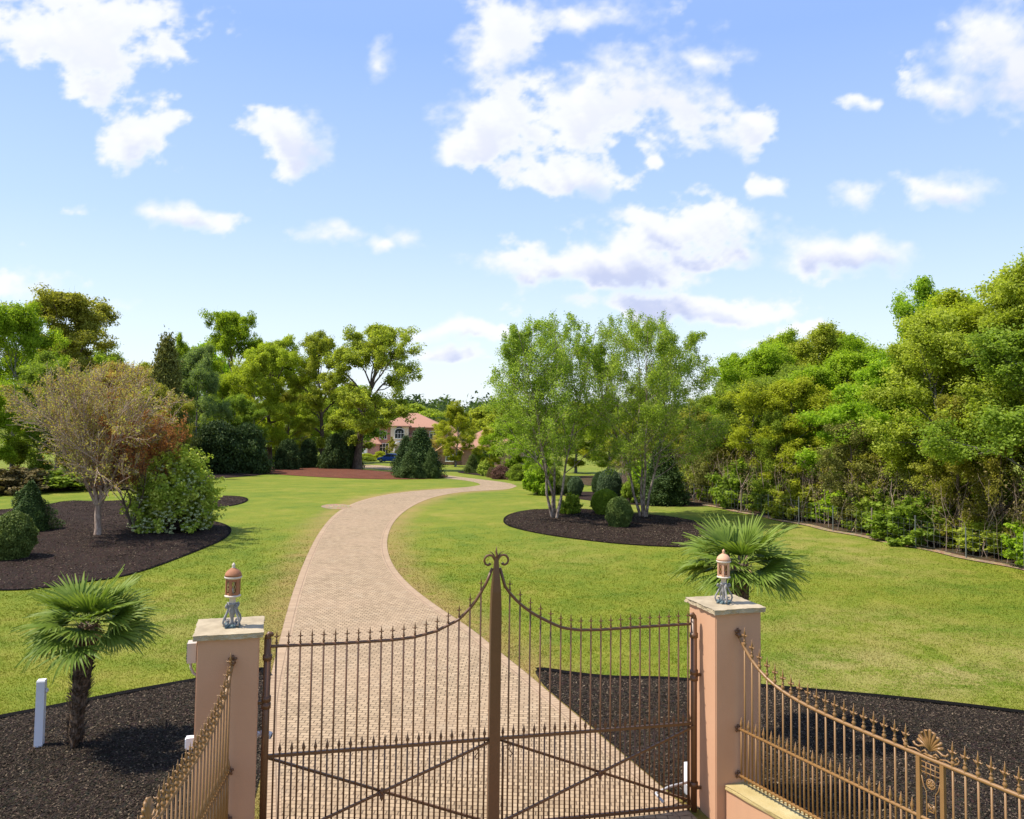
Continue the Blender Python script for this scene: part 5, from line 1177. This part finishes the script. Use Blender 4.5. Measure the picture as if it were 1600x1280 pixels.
# ---- distant wood on the hill
def far_wood():
    r = np.random.RandomState(51); cen = []
    for k in range(900):
        Y = r.uniform(260, 520); X = r.uniform(-.75, .9)*Y; H = r.uniform(9, 15)
        if abs(X) < Y*.75: 
            for j in range(5): cen.append((X+r.randn()*3, Y+r.randn()*3, float(gz(Y))+H*r.uniform(.35, 1)))
    cen = np.array(cen); rr_ = 3.2+1.8*r.rand(len(cen)); V, F, T = leaves(r, cen, rr_, 150000, 1.5, .8, .5, .5, tvar=.45)
    o = obj('distant_wood', npmesh('distant_wood', V, F, {'tint': T}), M['leaf_far']); tag(o, 'far line of dark green woodland on the horizon', 'woodland', kind='stuff')
far_wood()

# ------------------------------------------------------------------ the house
def hip(b, x0, x1, y0, y1, z0, z1, ov=.45, ridge=None, mi=0):
    x0 -= ov; x1 += ov; y0 -= ov; y1 += ov; w = min(x1-x0, y1-y0)/2; r = w if ridge is None else ridge
    if x1-x0 >= y1-y0: a, c = (x0+r, (y0+y1)/2), (x1-r, (y0+y1)/2)
    else: a, c = ((x0+x1)/2, y0+r), ((x0+x1)/2, y1-r)
    v = [(x0,y0,z0),(x1,y0,z0),(x1,y1,z0),(x0,y1,z0),(x0,y0,z0+.18),(x1,y0,z0+.18),(x1,y1,z0+.18),(x0,y1,z0+.18),(*a,z1),(*c,z1)]
    f = [(3,2,1,0),(0,1,5,4),(1,2,6,5),(2,3,7,6),(3,0,4,7)]
    f += [(4,5,9,8),(5,6,9),(6,7,8,9),(7,4,8)] if x1-x0 >= y1-y0 else [(4,5,8),(5,6,9,8),(6,7,9),(7,4,8,9)]
    b.add(v, f, mi)
def window(parent, x, y, z, w, h, arched=False, mull=1, name='window'):
    b = MB(); t = .10
    b.box((x-w/2-t/2, y-.06, z), (t, .16, h+.2)); b.box((x+w/2+t/2, y-.06, z), (t, .16, h+.2)); b.box((x, y-.06, z-h/2-.06), (w+.3, .22, .12))
    if arched: b.tube([(x+math.cos(a)*(w/2+.05), y-.06, z+h/2+math.sin(a)*w*.32) for a in np.linspace(0, PI, 9)], .07, 6)
    else: b.box((x, y-.06, z+h/2+.05), (w, .16, .10))
    for i in range(mull): b.box((x-w/2+w*(i+1)/(mull+1), y-.03, z), (.07, .06, h))
    b.box((x, y-.03, z+h*.18), (w, .05, .06)); f = obj(name, b.mesh('f'), M['white_trim'], parent)
    b = MB(); b.box((x, y-.005, z), (w, .03, h))
    if arched: b.tube([(x, y-.02, z+h/2),(x, y+.01, z+h/2)], w/2*.98, 18)
    obj('pane', b.mesh('g'), M['window_glass'], f)
HY = 170.0; hp = atY(536, 700, HY); k_ = HY/FPX
hs = empty('house', (hp.x, HY, float(gz(HY))), math.radians(4), 'two-storey brick house with terracotta tiled hip roofs behind the large oak', 'house'); hs.scale = (.90, 1, .97)
b = MB(); b.box((4.1, 5, 1.35), (8.2, 10, 2.7)); b.box((15.5, 8, 3.15), (15, 13, 6.3)); b.box((24.5, 8.5, 1.9), (6, 10, 3.8)); obj('wall', b.mesh('w'), M['red_brick'], hs)
b = MB(); b.box((12.9, .5, 3.3), (4.0, 4.0, 6.6)); obj('bay', b.mesh('w'), M['cream_trim'], hs)
b = MB(); b.box((3.4, -.03, 3.9), (2.1, 1.4, 2.3)); obj('dormer', b.mesh('w'), M['cream_trim'], hs)
b = MB(); hip(b, 0, 8.2, 0, 10, 2.7, 6.6, .5); hip(b, 8, 23, 1.5, 14.5, 6.3, 9.5, .6); hip(b, 10.9, 14.9, -1.5, 4, 6.62, 8.4, .5); hip(b, 21.5, 27.5, 3.5, 13.5, 3.82, 6.9, .5); hip(b, 2.35, 4.45, -.75, 3, 5.06, 6.2, .25)
hip(b, 15.0, 18.5, -.4, 3.5, 4.3, 5.5, .3); rf = obj('roof', b.mesh('r'), M['clay_tile_roof'], hs)
b = MB(); b.box((3.9, -.05, 1.15), (3.0, .10, 2.2))
for i in range(4):
    for j in range(4): b.box((2.75+.77*i, -.11, .35+.54*j), (.62, .03, .40))
gd = obj('garage_door', b.mesh('g'), M['white_trim'], hs)
b = MB(); b.box((3.9, -.04, 2.36), (3.5, .16, .2)); b.box((2.28, -.04, 1.15), (.22, .16, 2.3)); b.box((5.52, -.04, 1.15), (.22, .16, 2.3)); obj('garage_frame', b.mesh('g'), M['cream_trim'], hs)
window(hs, 3.4, -.74, 3.95, .9, 1.3, mull=1); window(hs, 9.0, 1.48, 4.7, 1.5, 1.6, mull=2); window(hs, 12.9, -1.52, 4.9, 2.0, 1.5, True, 2)
window(hs, 9.2, 1.48, 1.6, 2.0, 2.5, mull=2); window(hs, 17.0, 1.48, 4.8, 1.4, 1.5, mull=1); window(hs, 20.5, 1.48, 4.8, 1.4, 1.5, mull=1); window(hs, 19.0, 1.48, 1.7, 1.8, 1.9, mull=2); window(hs, 24.5, 3.48, 1.8, 1.6, 1.7, mull=2)
b = MB(); b.box((12.9, -1.54, 1.25), (1.5, .10, 2.5)); fd = obj('front_door', b.mesh('d'), M['wood_post'], hs)
b = MB(); b.lathe([(.03,-.03),(.04,0),(.03,.03)], n=8, c=(13.4, -1.63, 1.15)); obj('handle', b.mesh('h'), M['wheel_alloy'], fd)
b = MB(); b.tube([(12.9+math.cos(a)*1.05, -1.6, 2.5+math.sin(a)*.9) for a in np.linspace(0, PI, 11)], .12, 6); b.box((11.85, -1.6, 1.25), (.24, .2, 2.5)); b.box((13.95, -1.6, 1.25), (.24, .2, 2.5)); obj('door_surround', b.mesh('d'), M['white_trim'], hs)
# outbuilding
OY = 128.0; op = atY(736, 700, OY)
ob = empty('outbuilding', (op.x-2.5, OY, float(gz(OY))), math.radians(-14), 'low brick outbuilding with weathered terracotta roofs, mostly hidden by trees', 'house')
b = MB(); b.box((5, 4.5, 1.3), (11, 8, 2.6)); b.box((-1.0, 3, .95), (4.0, 5, 1.9)); obj('wall', b.mesh('w'), M['red_brick'], ob)
b = MB(); hip(b, -.5, 10.5, .5, 8.5, 2.6, 5.6, .5)
b.add([(-3.4,.1,1.9),(1.4,.1,1.9),(1.4,6,1.9),(-3.4,6,1.9),(-1.0,.1,3.6),(-1.0,6,3.6)], [(0,1,4),(1,2,5,4),(2,3,5),(3,0,4,5),(3,2,1,0)]); obj('roof', b.mesh('r'), M['clay_tile_roof'], ob)
b = MB(); b.tube([(-3.45,.02,1.9),(-1.0,.02,3.62),(1.45,.02,1.9)], .10, 5); obj('gable_trim', b.mesh('r'), M['terracotta_light'], ob)
window(ob, -1.0, .48, 1.1, 1.1, 1.0); window(ob, 4.0, .48, 1.5, 1.6, 1.2, mull=2)
# hedges before the house
for i, (x, y, t, wd, lm, lb) in enumerate([(573, 715, 709, 26, 'leaf_yellow', 'yellow-green clipped hedge in front of the garage door'), (594, 714, 706, 22, 'leaf_yellow', 'brighter yellow-green hedge before the brick wall of the house'), (612, 714, 708, 16, 'leaf_mid', 'dark green clump by the tall ground-floor window of the house')]):
    p, h, w = HW(x, y, t, wd, 160); place(MOU[i % 2], 'hedge', p, h, w, lb, 'hedge', 'hedges before the house', leafm=M[lm])
p, h, w = HW(612, 714, 686, 16, 162); place(WD[1], 'courtyard_tree', p, h, w, 'small tree standing against the house front', 'tree', leafm=M['leaf_olive'])
p, h, w = HW(573, 718, 714, 30, 150); place(MOU[0], 'hedge', p, h, w, 'long low dark hedge edging the court before the house', 'hedge', 'hedges before the house', leafm=M['leaf_mid'])
# ---- parked car
def car(loc, rz):
    g = empty('parked_car', loc, rz, 'blue car parked on the court before the house', 'car')
    prof = [(-2.2,.42,.55),(-2.15,.80,.84),(-1.6,.92,.90),(-1.0,1.0,.92),(1.15,.95,.90),(1.85,.78,.86),(2.2,.55,.70)]
    bm = bmesh.new(); rows = []
    sec = [(-2.25,.45,.62,.70),(-2.2,.30,.86,.80),(-1.5,.24,.95,.90),(-.9,.22,.97,.92),(.9,.22,.95,.92),(1.6,.26,.86,.88),(2.15,.32,.74,.78),(2.25,.42,.60,.66)]
    for x, z0, z1, hw in sec: rows.append([bm.verts.new(p) for p in ((x,-hw,z0),(x,-hw*1.02,(z0+z1)/2),(x,-hw*.93,z1),(x,hw*.93,z1),(x,hw*1.02,(z0+z1)/2),(x,hw,z0))])
    for a, c in zip(rows, rows[1:]):
        for k in range(6): bm.faces.new((a[k], c[k], c[(k+1) % 6], a[(k+1) % 6]))
    bm.faces.new(rows[0][::-1]); bm.faces.new(rows[-1])
    bmesh.ops.recalc_face_normals(bm, faces=bm.faces[:]); me = bpy.data.meshes.new('body'); bm.to_mesh(me); bm.free(); bo = obj('body', me, M['car_paint'], g); md = bo.modifiers.new('bevel', 'BEVEL'); md.width = .06; md.segments = 2
    b = MB(); b.add([(-1.75,-.78,.93),(1.15,-.78,.93),(1.15,.78,.93),(-1.75,.78,.93),(-1.15,-.60,1.40),(.35,-.60,1.43),(.35,.60,1.43),(-1.15,.60,1.40)], [(0,1,5,4),(1,2,6,5),(2,3,7,6),(3,0,4,7)]); obj('windows', b.mesh('w'), M['window_glass'], g)
    b = MB(); b.box((-.4, 0, 1.435), (1.6, 1.22, .05), taper=.92)
    for s in (-1, 1): b.tube([(-1.72,s*.775,.95),(-1.15,s*.60,1.41),(.35,s*.60,1.44),(1.13,s*.775,.95)], .035, 6); b.tube([(-.35,s*.785,.93),(-.35,s*.61,1.42)], .04, 6)
    obj('roof', b.mesh('r'), M['car_paint'], g)
    for x in (-1.4, 1.4):
        for s in (-1, 1):
            b = MB(); b.tube([(0,-.11,0),(0,.11,0)], .33, 20); w_ = empty_child = obj('wheel', b.mesh('t'), M['tyre'], g, (x, s*.82, .33))
            b = MB(); b.tube([(0,s*.10,0),(0,s*.125,0)], .20, 16); obj('rim', b.mesh('t'), M['wheel_alloy'], w_)
    for s in (-1, 1): b = MB(); b.box((2.20, s*.55, .64), (.10, .28, .12)); obj('headlight', b.mesh('h'), M['headlamp'], g); b = MB(); b.box((-2.22, s*.6, .72), (.08, .24, .12)); obj('tail_light', b.mesh('h'), M['terracotta'], g)
cp = gat(610, 722.5); car((cp.x, cp.y, cp.z+.03), math.radians(168))
